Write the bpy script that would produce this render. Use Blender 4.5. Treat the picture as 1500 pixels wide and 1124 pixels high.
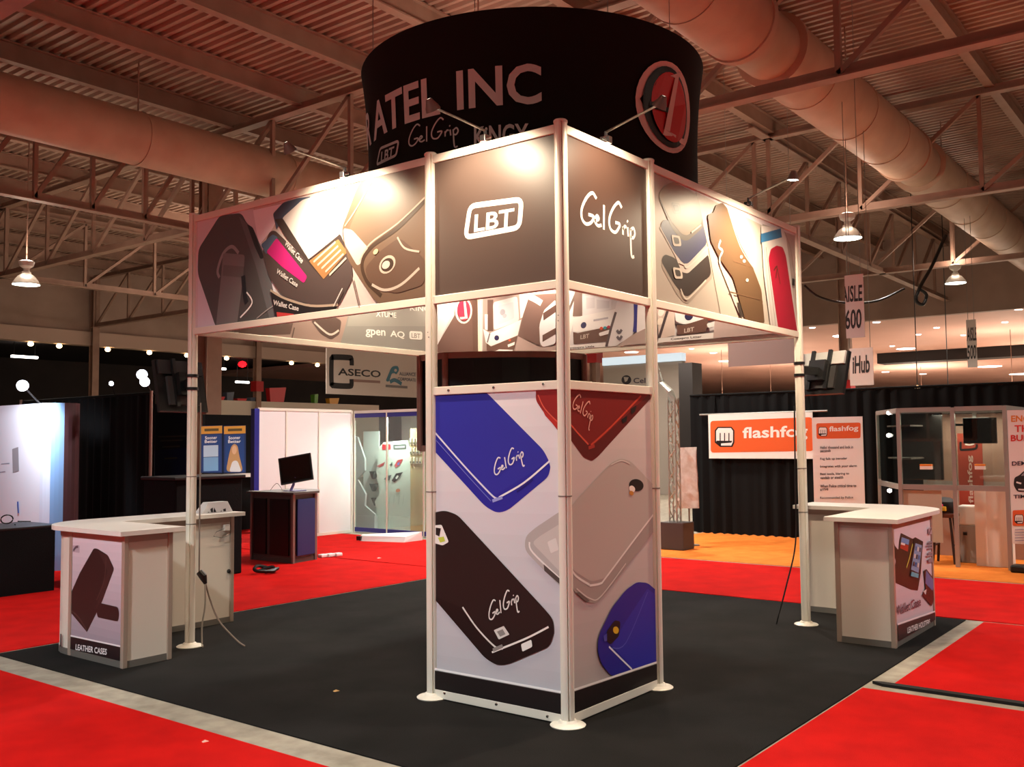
import bpy, bmesh, math, random
from mathutils import Vector, Matrix
random.seed(7)
PI = math.pi
scene = bpy.context.scene
col = scene.collection
for o in list(bpy.data.objects):
    bpy.data.objects.remove(o, do_unlink=True)

# ------------------------------------------------------------------ camera
CAM = Vector((-4.8359, -3.3332, 1.6991))
YAW, PITCH, ROLL, FPX = -0.9136, 0.0597, -0.0094, 1411.33
cy, sy, cp, sp = math.cos(YAW), math.sin(YAW), math.cos(PITCH), math.sin(PITCH)
FW = Vector((-sy*cp, cy*cp, sp)); R0 = Vector((cy, sy, 0)); U0 = R0.cross(FW)
RT = R0*math.cos(ROLL) + U0*math.sin(ROLL); UP = -R0*math.sin(ROLL) + U0*math.cos(ROLL)
cd = bpy.data.cameras.new('camera'); cd.sensor_width = 36; cd.sensor_fit = 'HORIZONTAL'
cd.lens = FPX/1500*36; cd.clip_end = 300; cd.clip_start = .05
cam = bpy.data.objects.new('camera', cd); col.objects.link(cam)
m = Matrix((RT, UP, -FW)).transposed().to_4x4(); m.translation = CAM
cam.matrix_world = m
scene.camera = cam

# ------------------------------------------------------------------ world, exposure
w = bpy.data.worlds.new('hall_ambient'); scene.world = w; w.use_nodes = True
w.node_tree.nodes['Background'].inputs[0].default_value = (1.0, .73, .58, 1)
w.node_tree.nodes['Background'].inputs[1].default_value = .075
vs = scene.view_settings
vs.view_transform = 'Standard'; vs.look = 'None'; vs.exposure = 0.2; vs.gamma = 1; vs.use_curve_mapping = False

# ------------------------------------------------------------------ helpers: pixels of the photo -> points on real planes
def ray(x, y): return FW + RT*((x-750)/FPX) - UP*((y-562)/FPX)
def on_x(x, y, c):
    d = ray(x, y); return CAM + d*((c-CAM.x)/d.x)
def on_y(x, y, c):
    d = ray(x, y); return CAM + d*((c-CAM.y)/d.y)
def on_z(x, y, c=0.0):
    d = ray(x, y); return CAM + d*((c-CAM.z)/d.z)

# ------------------------------------------------------------------ helpers: materials
def lin(c): return c/12.92 if c <= .04045 else ((c+.055)/1.055)**2.4
def rgb(h):
    h = h.lstrip('#'); return tuple(lin(int(h[i:i+2], 16)/255) for i in (0, 2, 4))
MATS = {}
def mat(key, color, rough=.55, metal=0, emit=0, noise=None, bump=None, trans=0, spec=.5, alpha=1):
    """one procedural material; noise=(scale, other colour, amount), bump=(scale, strength)"""
    if key in MATS: return MATS[key]
    m = bpy.data.materials.new(key); m.use_nodes = True; MATS[key] = m
    nt = m.node_tree; b = nt.nodes['Principled BSDF']
    c = rgb(color)+(1,)
    b.inputs['Base Color'].default_value = c; b.inputs['Roughness'].default_value = rough
    b.inputs['Metallic'].default_value = metal; b.inputs['Specular IOR Level'].default_value = spec
    if emit:
        b.inputs['Emission Color'].default_value = c; b.inputs['Emission Strength'].default_value = emit
    if trans: b.inputs['Transmission Weight'].default_value = trans; b.inputs['IOR'].default_value = 1.02
    if alpha < 1: b.inputs['Alpha'].default_value = alpha
    if noise or bump: tc = nt.nodes.new('ShaderNodeTexCoord')
    if noise:
        n = nt.nodes.new('ShaderNodeTexNoise'); n.inputs['Scale'].default_value = noise[0]; n.inputs['Detail'].default_value = 6
        r = nt.nodes.new('ShaderNodeValToRGB'); r.color_ramp.elements[0].position = .35; r.color_ramp.elements[1].position = .68
        r.color_ramp.elements[0].color = c; r.color_ramp.elements[1].color = rgb(noise[1])+(1,)
        nt.links.new(tc.outputs['Object'], n.inputs['Vector']); nt.links.new(n.outputs['Fac'], r.inputs['Fac'])
        nt.links.new(r.outputs['Color'], b.inputs['Base Color'])
    if bump:
        n2 = nt.nodes.new('ShaderNodeTexNoise'); n2.inputs['Scale'].default_value = bump[0]; n2.inputs['Detail'].default_value = 4
        bp = nt.nodes.new('ShaderNodeBump'); bp.inputs['Strength'].default_value = bump[1]; bp.inputs['Distance'].default_value = .01
        nt.links.new(tc.outputs['Object'], n2.inputs['Vector']); nt.links.new(n2.outputs['Fac'], bp.inputs['Height'])
        nt.links.new(bp.outputs['Normal'], b.inputs['Normal'])
    return m
def glass_mat(key, tint='#dfe8e4'):
    if key in MATS: return MATS[key]
    m = bpy.data.materials.new(key); m.use_nodes = True; MATS[key] = m
    nt = m.node_tree; nt.nodes.remove(nt.nodes['Principled BSDF'])
    t = nt.nodes.new('ShaderNodeBsdfTransparent'); t.inputs[0].default_value = rgb(tint)+(1,)
    g = nt.nodes.new('ShaderNodeBsdfGlossy'); g.inputs[0].default_value = (1, 1, 1, 1); g.inputs['Roughness'].default_value = .03
    mx = nt.nodes.new('ShaderNodeMixShader')
    mx.inputs[0].default_value = .07; nt.links.new(t.outputs[0], mx.inputs[1]); nt.links.new(g.outputs[0], mx.inputs[2])
    nt.links.new(mx.outputs[0], nt.nodes['Material Output'].inputs[0])
    return m
def ink(h, rough=.42): return mat('ink_'+h.lstrip('#')+('' if rough == .42 else str(rough)), h, rough)

def shade(h, g):          # printing ink of the same hue, scaled in brightness
    def enc(c): return 12.92*c if c <= .0031308 else 1.055*c**(1/2.4)-.055
    return '#'+''.join('%02x' % int(round(255*min(1, enc(c*g)))) for c in rgb(h))
ALU = mat('brushed_aluminium', '#e8e4d8', .42, .12)
ALU_D = mat('dark_aluminium', '#8e8a84', .42, .6)
CHROME = mat('chrome', '#dddddd', .15, 1)
BLACKP = mat('black_plastic', '#0d0d0e', .4)
WHITE = mat('white_laminate', '#e4ded6', .45)
OFFW = mat('offwhite_panel', '#d8cfc4', .5)
STEEL = mat('painted_roof_steel', '#a18170', .65, noise=(3, '#947464', 1))
DECK = mat('corrugated_roof_deck', '#b09382', .6, noise=(1.2, '#a08272', 1))
DUCT = mat('painted_duct', '#c4a68f', .6, noise=(2, '#b89881', 1))
WALLM = mat('painted_block_wall', '#b39a8c', .8, noise=(.8, '#a48b7e', 1))
CONC = mat('concrete_floor', '#a8a08f', .75, noise=(7, '#8d8576', 1), bump=(40, .2))
REDC = mat('red_carpet', '#d0140f', .95, noise=(3.5, '#bd0f0c', 1), bump=(260, .5), spec=.1)
BLKC = mat('black_carpet', '#201e1d', .95, noise=(2.2, '#161514', 1), bump=(260, .6), spec=.15)
ORGC = mat('orange_carpet', '#f08a3a', .95, noise=(4, '#e47c30', 1), bump=(260, .5), spec=.1)
CURT = mat('black_drape', '#0b0b0c', .9, bump=(90, .3), spec=.2)
GLASS = glass_mat('clear_glass')
LAMPE = mat('lamp_lens_lit', '#fff6e6', .4, emit=14)
LAMPW = mat('lamp_lens_white', '#f3fff8', .4, emit=9)
WARMD = mat('downlight_warm', '#ffd9a0', .4, emit=9)
DOWNL = mat('downlight_white', '#fff4ea', .4, emit=7)

# ------------------------------------------------------------------ helpers: meshes and objects
BASE = {}
class MB:
    def __init__(s): s.v = []; s.f = []; s.mi = []; s.m = 0
    def add(s, vs, fs):
        n = len(s.v); s.v += [tuple(p) for p in vs]
        for f in fs: s.f.append(tuple(i+n for i in f)); s.mi.append(s.m)
        return s
    def box(s, x0, y0, z0, x1, y1, z1):
        return s.add([(x0,y0,z0),(x1,y0,z0),(x1,y1,z0),(x0,y1,z0),(x0,y0,z1),(x1,y0,z1),(x1,y1,z1),(x0,y1,z1)],
            [(0,3,2,1),(4,5,6,7),(0,1,5,4),(1,2,6,5),(2,3,7,6),(3,0,4,7)])
    def obox(s, M, x0, y0, z0, x1, y1, z1):
        t = MB().box(x0,y0,z0,x1,y1,z1); return s.add([M @ Vector(p) for p in t.v], t.f)
    def bevbox(s, x0, y0, z0, x1, y1, z1, b):
        bm = bmesh.new(); t = MB().box(x0,y0,z0,x1,y1,z1)
        vv = [bm.verts.new(p) for p in t.v]
        for f in t.f: bm.faces.new([vv[i] for i in f])
        bmesh.ops.bevel(bm, geom=bm.edges[:], offset=b, segments=2, affect='EDGES', profile=.5)
        bm.verts.index_update()
        s.add([v.co[:] for v in bm.verts], [[v.index for v in f.verts] for f in bm.faces]); bm.free(); return s
    def prism(s, poly, z0, z1, M=None):
        n = len(poly); vs = [(x,y,z0) for x,y in poly]+[(x,y,z1) for x,y in poly]
        if M is not None: vs = [M @ Vector(p) for p in vs]
        return s.add(vs, [tuple(range(n))[::-1], tuple(range(n, 2*n))]+[(i,(i+1)%n,n+(i+1)%n,n+i) for i in range(n)])
    def bar(s, p, q, wd, hd=None, up=(0,0,1)):
        p, q = Vector(p), Vector(q); d = (q-p); L = d.length; d.normalize(); up = Vector(up)
        if abs(d.dot(up)) > .99: up = Vector((1,0,0))
        sd = d.cross(up).normalized(); u2 = sd.cross(d); hd = hd or wd
        M = Matrix((sd, d, u2)).transposed().to_4x4(); M.translation = p
        return s.obox(M, -wd/2, 0, -hd/2, wd/2, L, hd/2)
    def tube(s, pts, r, n=8, cap=True):
        pts = [Vector(p) for p in pts]; rings = []
        for i, p in enumerate(pts):
            d = (pts[min(i+1, len(pts)-1)]-pts[max(i-1, 0)]).normalized()
            u = Vector((0,0,1)) if abs(d.z) < .95 else Vector((1,0,0))
            a = d.cross(u).normalized(); b = a.cross(d)
            rr = r[i] if isinstance(r, (list, tuple)) else r
            rings.append([p+(a*math.cos(t*2*PI/n)+b*math.sin(t*2*PI/n))*rr for t in range(n)])
        vs = [v for g in rings for v in g]; fs = []
        for i in range(len(pts)-1):
            for t in range(n): fs.append((i*n+t, i*n+(t+1)%n, (i+1)*n+(t+1)%n, (i+1)*n+t))
        if cap: fs += [tuple(range(n))[::-1], tuple(range((len(pts)-1)*n, len(pts)*n))]
        return s.add(vs, fs)
    def lathe(s, prof, c=(0,0,0), n=32, M=None, cap=True):
        vs = []; fs = []
        for r, z in prof:
            for t in range(n): vs.append(Vector((r*math.cos(t*2*PI/n), r*math.sin(t*2*PI/n), z)))
        vs = [(M @ v) if M is not None else v+Vector(c) for v in vs]
        k = len(prof)
        for i in range(k-1):
            for t in range(n): fs.append((i*n+t, i*n+(t+1)%n, (i+1)*n+(t+1)%n, (i+1)*n+t))
        if cap and prof[0][0] > 1e-4 and prof[-1][0] > 1e-4 and prof[0] != prof[-1]:
            fs += [tuple(range(n))[::-1], tuple(range((k-1)*n, k*n))]
        return s.add(vs, fs)
    def build(s, name, mats, parent=None, smooth=False, loc=None):
        off = BASE.get(parent.name, Vector((0,0,0))) if parent else (Vector(loc) if loc else Vector((0,0,0)))
        me = bpy.data.meshes.new(name)
        me.from_pydata([tuple(Vector(v)-off) for v in s.v], [], s.f)
        if not isinstance(mats, (list, tuple)): mats = [mats]
        for q in mats: me.materials.append(q)
        if len(mats) > 1: me.polygons.foreach_set('material_index', s.mi)
        bm = bmesh.new(); bm.from_mesh(me); bmesh.ops.recalc_face_normals(bm, faces=bm.faces); bm.to_mesh(me); bm.free()
        if smooth:
            me.polygons.foreach_set('use_smooth', [True]*len(me.polygons))
            try: me.set_sharp_from_angle(angle=math.radians(35))
            except Exception: pass
        me.update()
        o = bpy.data.objects.new(name, me); col.objects.link(o)
        if parent: o.parent = parent; BASE[o.name] = off
        else: o.location = off; BASE[o.name] = off
        return o
def tag(o, label=None, cat=None, group=None, kind=None):
    if label: o['label'] = label
    if cat: o['category'] = cat
    if group: o['group'] = group
    if kind: o['kind'] = kind
    return o
def thing(name, label, cat, loc=(0,0,0), group=None, kind=None):
    o = bpy.data.objects.new(name, None); col.objects.link(o); o.location = loc; o.empty_display_size = .1
    BASE[o.name] = Vector(loc); return tag(o, label, cat, group, kind)
def struct(o, label=None): return tag(o, label, None, None, 'structure')
def copy_tree(o, parent=None):
    c = o.copy(); col.objects.link(c)
    if parent: c.parent = parent
    BASE[c.name] = BASE.get(o.name, Vector((0,0,0)))
    for ch in list(o.children): copy_tree(ch, c)
    return c
def lamp(kind, name, loc, energy, color, parent=None, aim=None, **kw):
    l = bpy.data.lights.new(name, kind); l.energy = energy; l.color = color
    for k, v in kw.items(): setattr(l, k, v)
    o = bpy.data.objects.new(name, l); col.objects.link(o)
    loc = Vector(loc); off = BASE.get(parent.name, Vector((0,0,0))) if parent else Vector((0,0,0))
    if aim is not None: o.rotation_euler = (Vector(aim)-loc).to_track_quat('-Z', 'Y').to_euler()
    o.location = loc-off
    if parent: o.parent = parent
    return o

# ------------------------------------------------------------------ helpers: flat prints on panels that face -x or -y
def clip(poly, a0, a1, b0, b1):
    def cut(ps, inside, inter):
        out = []
        for i in range(len(ps)):
            p, q = ps[i-1], ps[i]; ip, iq = inside(p), inside(q)
            if iq:
                if not ip: out.append(inter(p, q))
                out.append(q)
            elif ip: out.append(inter(p, q))
        return out
    def lerp(p, q, t): return (p[0]+(q[0]-p[0])*t, p[1]+(q[1]-p[1])*t)
    for k, lim, sg in ((0,a0,1),(0,a1,-1),(1,b0,1),(1,b1,-1)):
        if not poly: return poly
        poly = cut(poly, lambda p: (p[k]-lim)*sg >= 0, lambda p, q: lerp(p, q, (lim-p[k])/(q[k]-p[k])))
    return poly
def rounded(pts, r, n=4):
    out = []; N = len(pts)
    for i in range(N):
        a, b, c = Vector(pts[i-1]), Vector(pts[i]), Vector(pts[(i+1)%N])
        d1, d2 = a-b, c-b; k = min(r, d1.length*.48, d2.length*.48)
        if k < 1e-5: out.append(tuple(b)); continue
        p, q = b+d1.normalized()*k, b+d2.normalized()*k
        for j in range(n+1):
            t = j/n; out.append(tuple(p*(1-t)**2+b*2*t*(1-t)+q*t*t))
    return out
def spline(pts, n=5):
    P = [Vector(p) for p in pts]; out = []
    for i in range(len(P)-1):
        a, b, c, d = P[max(i-1,0)], P[i], P[i+1], P[min(i+2,len(P)-1)]
        for j in range(n):
            t = j/n; out.append(.5*((2*b)+(c-a)*t+(2*a-5*b+4*c-d)*t*t+(3*b-a-3*c+d)*t**3))
    out.append(P[-1]); return out
def ribbon(pts, wd, smooth=True, closed=False):
    P = spline(pts) if smooth else [Vector(p) for p in pts]
    quads = []; N = len(P); L = []; Rr = []
    for i in range(N):
        d = (P[(i+1)%N]-P[i-1]) if closed else (P[min(i+1,N-1)]-P[max(i-1,0)])
        if d.length < 1e-9: d = Vector((1,0))
        d.normalize(); nrm = Vector((-d.y, d.x))
        L.append(P[i]+nrm*wd/2); Rr.append(P[i]-nrm*wd/2)
    for i in range(N if closed else N-1):
        j = (i+1) % N; quads.append([tuple(L[i]), tuple(L[j]), tuple(Rr[j]), tuple(Rr[i])])
    return quads
TXT = {}
def text_faces(s, bold=False):
    """polygons of a text, normalised so that width = 1 and height = 1 (bounding box)"""
    key = (s, bold)
    if key in TXT: return TXT[key]
    cu = bpy.data.curves.new('t', 'FONT'); cu.body = s; cu.resolution_u = 3
    if bold: cu.offset = .022
    o = bpy.data.objects.new('t', cu); col.objects.link(o)
    bpy.context.view_layer.update()
    me = bpy.data.meshes.new_from_object(o.evaluated_get(bpy.context.evaluated_depsgraph_get()))
    vs = [v.co.copy() for v in me.vertices]; fs = [tuple(p.vertices) for p in me.polygons]
    bpy.data.objects.remove(o); bpy.data.curves.remove(cu); bpy.data.meshes.remove(me)
    x0 = min(v.x for v in vs); x1 = max(v.x for v in vs); y0 = min(v.y for v in vs); y1 = max(v.y for v in vs)
    W_, H_ = (x1-x0) or 1, (y1-y0) or 1
    TXT[key] = [[((vs[i].x-x0)/W_, (vs[i].y-y0)/H_) for i in f] for f in fs]
    return TXT[key]
class Print:
    """flat artwork on a panel: axis 'x' lies in x=c facing -x (a = y), axis 'y' lies in y=c facing -y (a = x); b = z"""
    def __init__(s, axis, c, lim, zoom=(0,0,1), gain=1):
        s.gain = gain; s.axis, s.c, s.lim, s.zoom = axis, c, lim, zoom; s.layer = 0; s.mb = MB(); s.mats = []
    def at(s, p):
        x = s.zoom[0]+p[0]/s.zoom[2]; y = s.zoom[1]+p[1]/s.zoom[2]
        q = on_x(x, y, s.c) if s.axis == 'x' else on_y(x, y, s.c)
        return (q.y, q.z) if s.axis == 'x' else (q.x, q.z)
    def _mi(s, h, rough):
        if getattr(s, 'gain', 1) != 1: h = shade(h, s.gain)
        k = ink(h, rough)
        if k not in s.mats: s.mats.append(k)
        s.mb.m = s.mats.index(k)
    def faces(s, polys, h, rough=.42):
        s._mi(h, rough); s.layer += 1; off = .0006+.0005*s.layer
        for f in polys:
            f = clip(list(f), *s.lim) if s.lim else f
            if len(f) < 3: continue
            vs = [((s.c-off, a, b) if s.axis == 'x' else (a, s.c-off, b)) for a, b in f]
            s.mb.add(vs, [tuple(range(len(vs)))])
        return s
    def poly(s, pts, h, r=0, rough=.42, ab=False):
        P = list(pts) if ab else [s.at(p) for p in pts]
        return s.faces([rounded(P, r) if r else P], h, rough)
    def line(s, pts, wd, h, smooth=True, closed=False, ab=False, rough=.42):
        P = list(pts) if ab else [s.at(p) for p in pts]
        if closed and smooth: P = rounded(P, wd*1.3); smooth = False
        return s.faces(ribbon(P, wd, smooth, closed), h, rough)
    def ell(s, c, pa, pb, h, n=20, rough=.42):
        C, A, B = Vector(s.at(c)), Vector(s.at(pa)), Vector(s.at(pb)); A -= C; B -= C
        return s.faces([[tuple(C+A*math.cos(t*2*PI/n)+B*math.sin(t*2*PI/n)) for t in range(n)]], h, rough)
    def text(s, st, p0, p1, pt, h, bold=False, rough=.42):
        A, B, T = Vector(s.at(p0)), Vector(s.at(p1)), Vector(s.at(pt))
        return s.faces([[tuple(A+(B-A)*u+(T-A)*v) for u, v in f] for f in text_faces(st, bold)], h, rough)
    def gel(s, p0, p1, pt, h, wd):
        A, B, T = Vector(s.at(p0)), Vector(s.at(p1)), Vector(s.at(pt)); q = []
        for st in GEL: q += ribbon([tuple(A+(B-A)*u+(T-A)*v) for u, v in st], wd)
        return s.faces(q, h)
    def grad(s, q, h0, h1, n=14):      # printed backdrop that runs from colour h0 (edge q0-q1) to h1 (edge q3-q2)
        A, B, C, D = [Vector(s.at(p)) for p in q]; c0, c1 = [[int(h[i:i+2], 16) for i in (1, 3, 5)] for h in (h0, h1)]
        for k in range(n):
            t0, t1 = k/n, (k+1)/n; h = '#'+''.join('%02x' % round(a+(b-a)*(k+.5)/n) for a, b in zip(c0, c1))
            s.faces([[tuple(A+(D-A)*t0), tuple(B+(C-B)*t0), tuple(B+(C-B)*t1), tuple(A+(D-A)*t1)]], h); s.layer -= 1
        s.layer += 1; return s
    def build(s, parent, name='print'):
        return s.mb.build(name, s.mats, parent)
# handwritten script lettering, in a unit box
GEL = [[(.27,.90),(.20,.98),(.10,.85),(.02,.62),(.02,.44),(.09,.36),(.18,.42),(.22,.54),(.13,.55)],
       [(.24,.47),(.31,.53),(.28,.58),(.24,.48),(.29,.40),(.36,.43)],
       [(.405,.83),(.40,.36)],
       [(.73,.90),(.67,.98),(.57,.83),(.50,.60),(.52,.42),(.61,.38),(.68,.50),(.69,.57),(.61,.57)],
       [(.755,.54),(.755,.38)], [(.755,.48),(.79,.56),(.82,.54)],
       [(.845,.56),(.855,.38)], [(.833,.69),(.848,.66)],
       [(.90,.55),(.915,.04),(.97,.02)], [(.90,.52),(.955,.58),(.985,.48),(.95,.38),(.905,.40)]]

# ------------------------------------------------------------------ the hall: floor, carpets
struct(MB().box(-14, -16, -.3, 82, 62, -.008).build('floor', CONC))
def carpet(name, label, x0, y0, x1, y1, m, z1=0.0):
    return tag(MB().box(x0, y0, -.008, x1, y1, z1).build(name, m), label, 'carpet')
carpet('booth_carpet', 'black carpet square under the tower booth and both counters', -1.1, -1.11, 4.92, 4.91, BLKC)
carpet('aisle_carpet', 'red aisle carpet along the bare concrete strip before the leather cases counter', -9.5, -12, -1.34, 16, REDC)
carpet('aisle_carpet', 'red aisle carpet running up to a dark gap beside the black booth carpet', -1.3, -12, 1.9, -1.13, REDC)
carpet('aisle_carpet', 'red carpet piece between the dark gap and the cross aisle, beside the wallet case counter', 2.1, -12, 4.9, -1.27, REDC)
carpet('aisle_carpet', 'red cross aisle carpet between the black booth carpet and the orange carpet', 4.96, -12, 7.6, 13.5, REDC)
carpet('aisle_carpet', 'red aisle carpet behind the leather cases counter, before the black draped table', -1.1, 4.96, 4.92, 13.5, REDC)
carpet('orange_carpet', 'orange carpet under the glass display booth with black drapes', 7.7, -6, 12.6, 4.75, ORGC)

# ------------------------------------------------------------------ the hall: roof deck, beams, trusses, columns
def deck(name, x0, x1, y0, y1, z, pitch, dep):
    b = MB(); n = int((x1-x0)/pitch); prof = []
    for i in range(n):
        x = x0+i*pitch; prof += [(x, z), (x+pitch*.36, z), (x+pitch*.48, z+dep), (x+pitch*.88, z+dep)]
    vs = [(x, y0, h) for x, h in prof]+[(x, y1, h) for x, h in prof]; k = len(prof)
    b.add(vs, [(i, i+1, k+i+1, k+i) for i in range(k-1)])
    return b.build(name, DECK)
struct(deck('ceiling', -10, 29.3, -10, 32, 8.5, .19, .06))
PUR = MB()
I_W, I_H = .16, .34
def ibeam_x(b, x0, x1, y, z):
    b.box(x0, y-I_W/2, z, x1, y+I_W/2, z+.025); b.box(x0, y-.012, z+.02, x1, y+.012, z+I_H); b.box(x0, y-I_W/2, z+I_H-.02, x1, y+I_W/2, z+I_H+.005)
first = None
for k in range(-3, 15):
    y = .3+2.12*k
    if first is None:
        b = MB(); ibeam_x(b, -10, 29.2, 0, 0); first = b.build('roof_beam', STEEL); o = first
    else:
        o = first.copy(); col.objects.link(o)
    o.location = (0, y, 8.15); struct(o)
WEBV = {}
def truss(axis, c, a0, a1, pitch, off, z0=6.2, z1=8.05, lean=-1):
    root = thing('roof_truss', None, None, (c, a0, z0) if axis == 'y' else (a0, c, z0), kind='structure')
    def P(a, z): return (c, a, z) if axis == 'y' else (a, c, z)
    def chord(nm, z, w):
        b = MB()
        for sgn in (-1, 1):                                   # a pair of angle irons back to back
            d = sgn*.1
            if axis == 'y': b.box(c+min(0,d), a0, z-.012, c+max(0,d), a1, z+.012); b.box(c+sgn*.006, a0, z, c+sgn*.018, a1, z+.15)
            else: b.box(a0, c+min(0,d), z-.012, a1, c+max(0,d), z+.012); b.box(a0, c+sgn*.006, z, a1, c+sgn*.018, z+.15)
        b.build(nm, STEEL, root)
    chord('bottom_chord', z0, .14); chord('top_chord', z1, .14)
    k0 = math.ceil((a0-off)/pitch); k1 = math.floor((a1-off)/pitch)
    for k in range(k0, k1+1):
        a = off+k*pitch
        MB().bar(P(a, z0), P(a, z1+.08), .075).build('vertical_web', STEEL, root)
        a2 = a+lean*pitch
        if a0 <= a2 <= a1: MB().bar(P(a, z0+.05), P(a2, z1), .075).build('diagonal_web', STEEL, root)
    return root
truss('y', -.35, -9, 31.8, 2.22, .62)
truss('y', 7.05, -9, 31.8, 2.22, .62)
truss('y', 14.45, -9, 31.8, 2.22, .5)
truss('y', 22.2, -9, 31.8, 2.22, .6)
truss('x', 14.25, -6, 29.2, 1.1, 4.75, lean=1)
truss('x', 23.1, 1, 29.2, 2.2, 5.0, lean=1)
truss('x', 4.62, 13.5, 29.2, 2.2, 14.45, lean=1)
def column(x, y, h, band=None, w=.13):
    root = thing('roof_column', None, None, (x, y, 0), kind='structure'); b = MB()
    b.box(x-w, y-w, -.008, x+w, y-w+.018, h); b.box(x-w, y+w-.018, -.008, x+w, y+w, h); b.box(x-.01, y-w+.015, -.008, x+.01, y+w-.015, h)
    b.build('column_shaft', STEEL, root)
    MB().box(x-.22, y-.22, -.008, x+.22, y+.22, .02).build('base_plate', STEEL, root)
    if band: MB().box(x-.2, y-.2, band, x+.2, y+.2, band+.45).build('red_band', mat('red_column_band', '#b01518', .6), root)
column(7.38, 14.2, 8.15, w=.18); column(14.45, 31.7, 8.15); column(22.05, 31.7, 8.15, 4.0); column(22.45, 14.2, 8.15, 4.3); column(22.9, 5.95, 8.15, 2.9)

# upper walls, gallery to the left, low ceilinged annex to the right
struct(MB().box(-10, 32, 6.02, 29.6, 32.3, 8.7).build('wall_left', WALLM))
struct(MB().box(-10, 31.8, 5.5, 29.6, 32.3, 6.02).build('trim_1', mat('gallery_beam_paint', '#c4a999', .7)))
struct(MB().box(29.3, -30, 5.78, 29.6, 32, 8.7).build('wall_right', WALLM))
struct(MB().box(19.6, 31.75, -.008, 29.6, 32.1, 3.57).build('wall_gallery', mat('gallery_parapet', '#d8cdbd', .7)))
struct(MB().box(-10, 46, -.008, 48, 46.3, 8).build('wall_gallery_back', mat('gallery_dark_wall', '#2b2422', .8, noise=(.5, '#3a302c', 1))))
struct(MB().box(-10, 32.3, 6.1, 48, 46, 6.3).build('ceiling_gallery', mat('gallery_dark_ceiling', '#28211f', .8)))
LOWC = mat('annex_ceiling', '#e0b6a6', .75, noise=(.3, '#d6aa9a', 1))
struct(MB().box(29.6, -40, 5.8, 81, 62, 6.0).build('ceiling_annex', LOWC))
struct(MB().box(80.5, -40, -.008, 81, 62, 5.8).build('wall_annex_far', mat('annex_far_wall', '#2a2322', .8)))
ps = on_z(1285, 533, 5.3)
struct(MB().box(ps.x, -40, 5.3, ps.x+1.2, ps.y, 5.8).build('trim_2', mat('annex_soffit', '#1d1817', .7)))

# air ducts
def duct(label, y, z, r, x0, x1, reds, seams):
    root = thing('air_duct', label, 'duct', (x0, y, z)); prof = [(x0, r)]
    for a, b in reds: prof += [(a-.12, r), (a-.12, r+.025), (a, r+.025), (a+.02, r*.86), (b-.02, r*.86), (b, r+.025), (b+.12, r+.025), (b+.12, r)]
    prof.append((x1, r))
    n = 40; vs = []; fs = []
    for x, rr in prof:
        for t in range(n): vs.append((x, y+rr*math.cos(t*2*PI/n), z+rr*math.sin(t*2*PI/n)))
    for i in range(len(prof)-1):
        for t in range(n): fs.append((i*n+t, i*n+(t+1)%n, (i+1)*n+(t+1)%n, (i+1)*n+t))
    MB().add(vs, fs).build('duct_body', DUCT, root, smooth=True)
    for x in seams:
        MB().tube([(x-.012, y, z), (x+.012, y, z)], r+.012, n).build('seam_ring', DUCT, root, smooth=True)
    for x in seams[::2]:
        MB().bar((x, y, z+r), (x, y, 8.5), .02).build('hanger_rod', STEEL, root)
duct('round painted air duct running above the arm light over the red phone header', 1.78, 7.1, .5, -4, 29.2, ((6.75, 7.75), (14.1, 15.1)), [5.2, 9.0, 10.9, 12.7, 17, 19, 21, 23])
duct('round painted air duct crossing behind the leather case header', 12.1, 7.1, .47, -8, 29.2, (), [-2, 1.6, 4.4, 7.6, 10.6, 13.6, 17, 20])

# high bay lamps
def highbay(x, y, z, label, group=None, energy=300, color=(1, .93, .82), top=6.2, up=.13):
    root = thing('high_bay_lamp', label, 'lamp', (x, y, z), group)
    MB().lathe([(.26,0),(.262,.015),(.22,.09),(.16,.17),(.09,.22),(.085,.26)], (x,y,z), 28, cap=False).build('reflector', mat('lamp_reflector', '#e8e6dd', .35, .3), root, smooth=True)
    MB().lathe([(0,.012),(.245,.012),(.245,.02),(0,.02)], (x,y,z), 28).build('lens', LAMPW, root)
    MB().lathe([(.085,.25),(.06,.28),(.06,.33),(.13,.38),(.15,.44),(.15,.47),(.10,.49),(.03,.51)], (x,y,z), 24).build('ballast_housing', mat('lamp_housing', '#dcd9d0', .4), root, smooth=True)
    MB().tube([(x,y,z+.5),(x,y,top)], .012, 6).build('hanging_rod', STEEL, root)
    lamp('SPOT', 'lamp_light', (x,y,z-.03), energy*4, color, root, (x,y,0), spot_size=math.radians(150), spot_blend=.6, shadow_soft_size=.25)
    lamp('POINT', 'lamp_uplight', (x,y,z+.62), energy*up, (1,.78,.61), root, shadow_soft_size=.3)
    return root
HB = 'warm white light from a bell shaped high bay lamp hung from the roof trusses'
highbay(13.6, 2.72, 5.52, 'lit high bay lamp hanging above the sagging black cable', top=8.52)
highbay(22.0, 2.72, 5.7, 'lit high bay lamp hanging beyond the looped black cable', top=8.52)
highbay(4.48, 16.25, 4.95, 'lit high bay lamp hanging beside the roof truss near the gallery beam', top=8.52, energy=260, up=.3)
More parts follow.
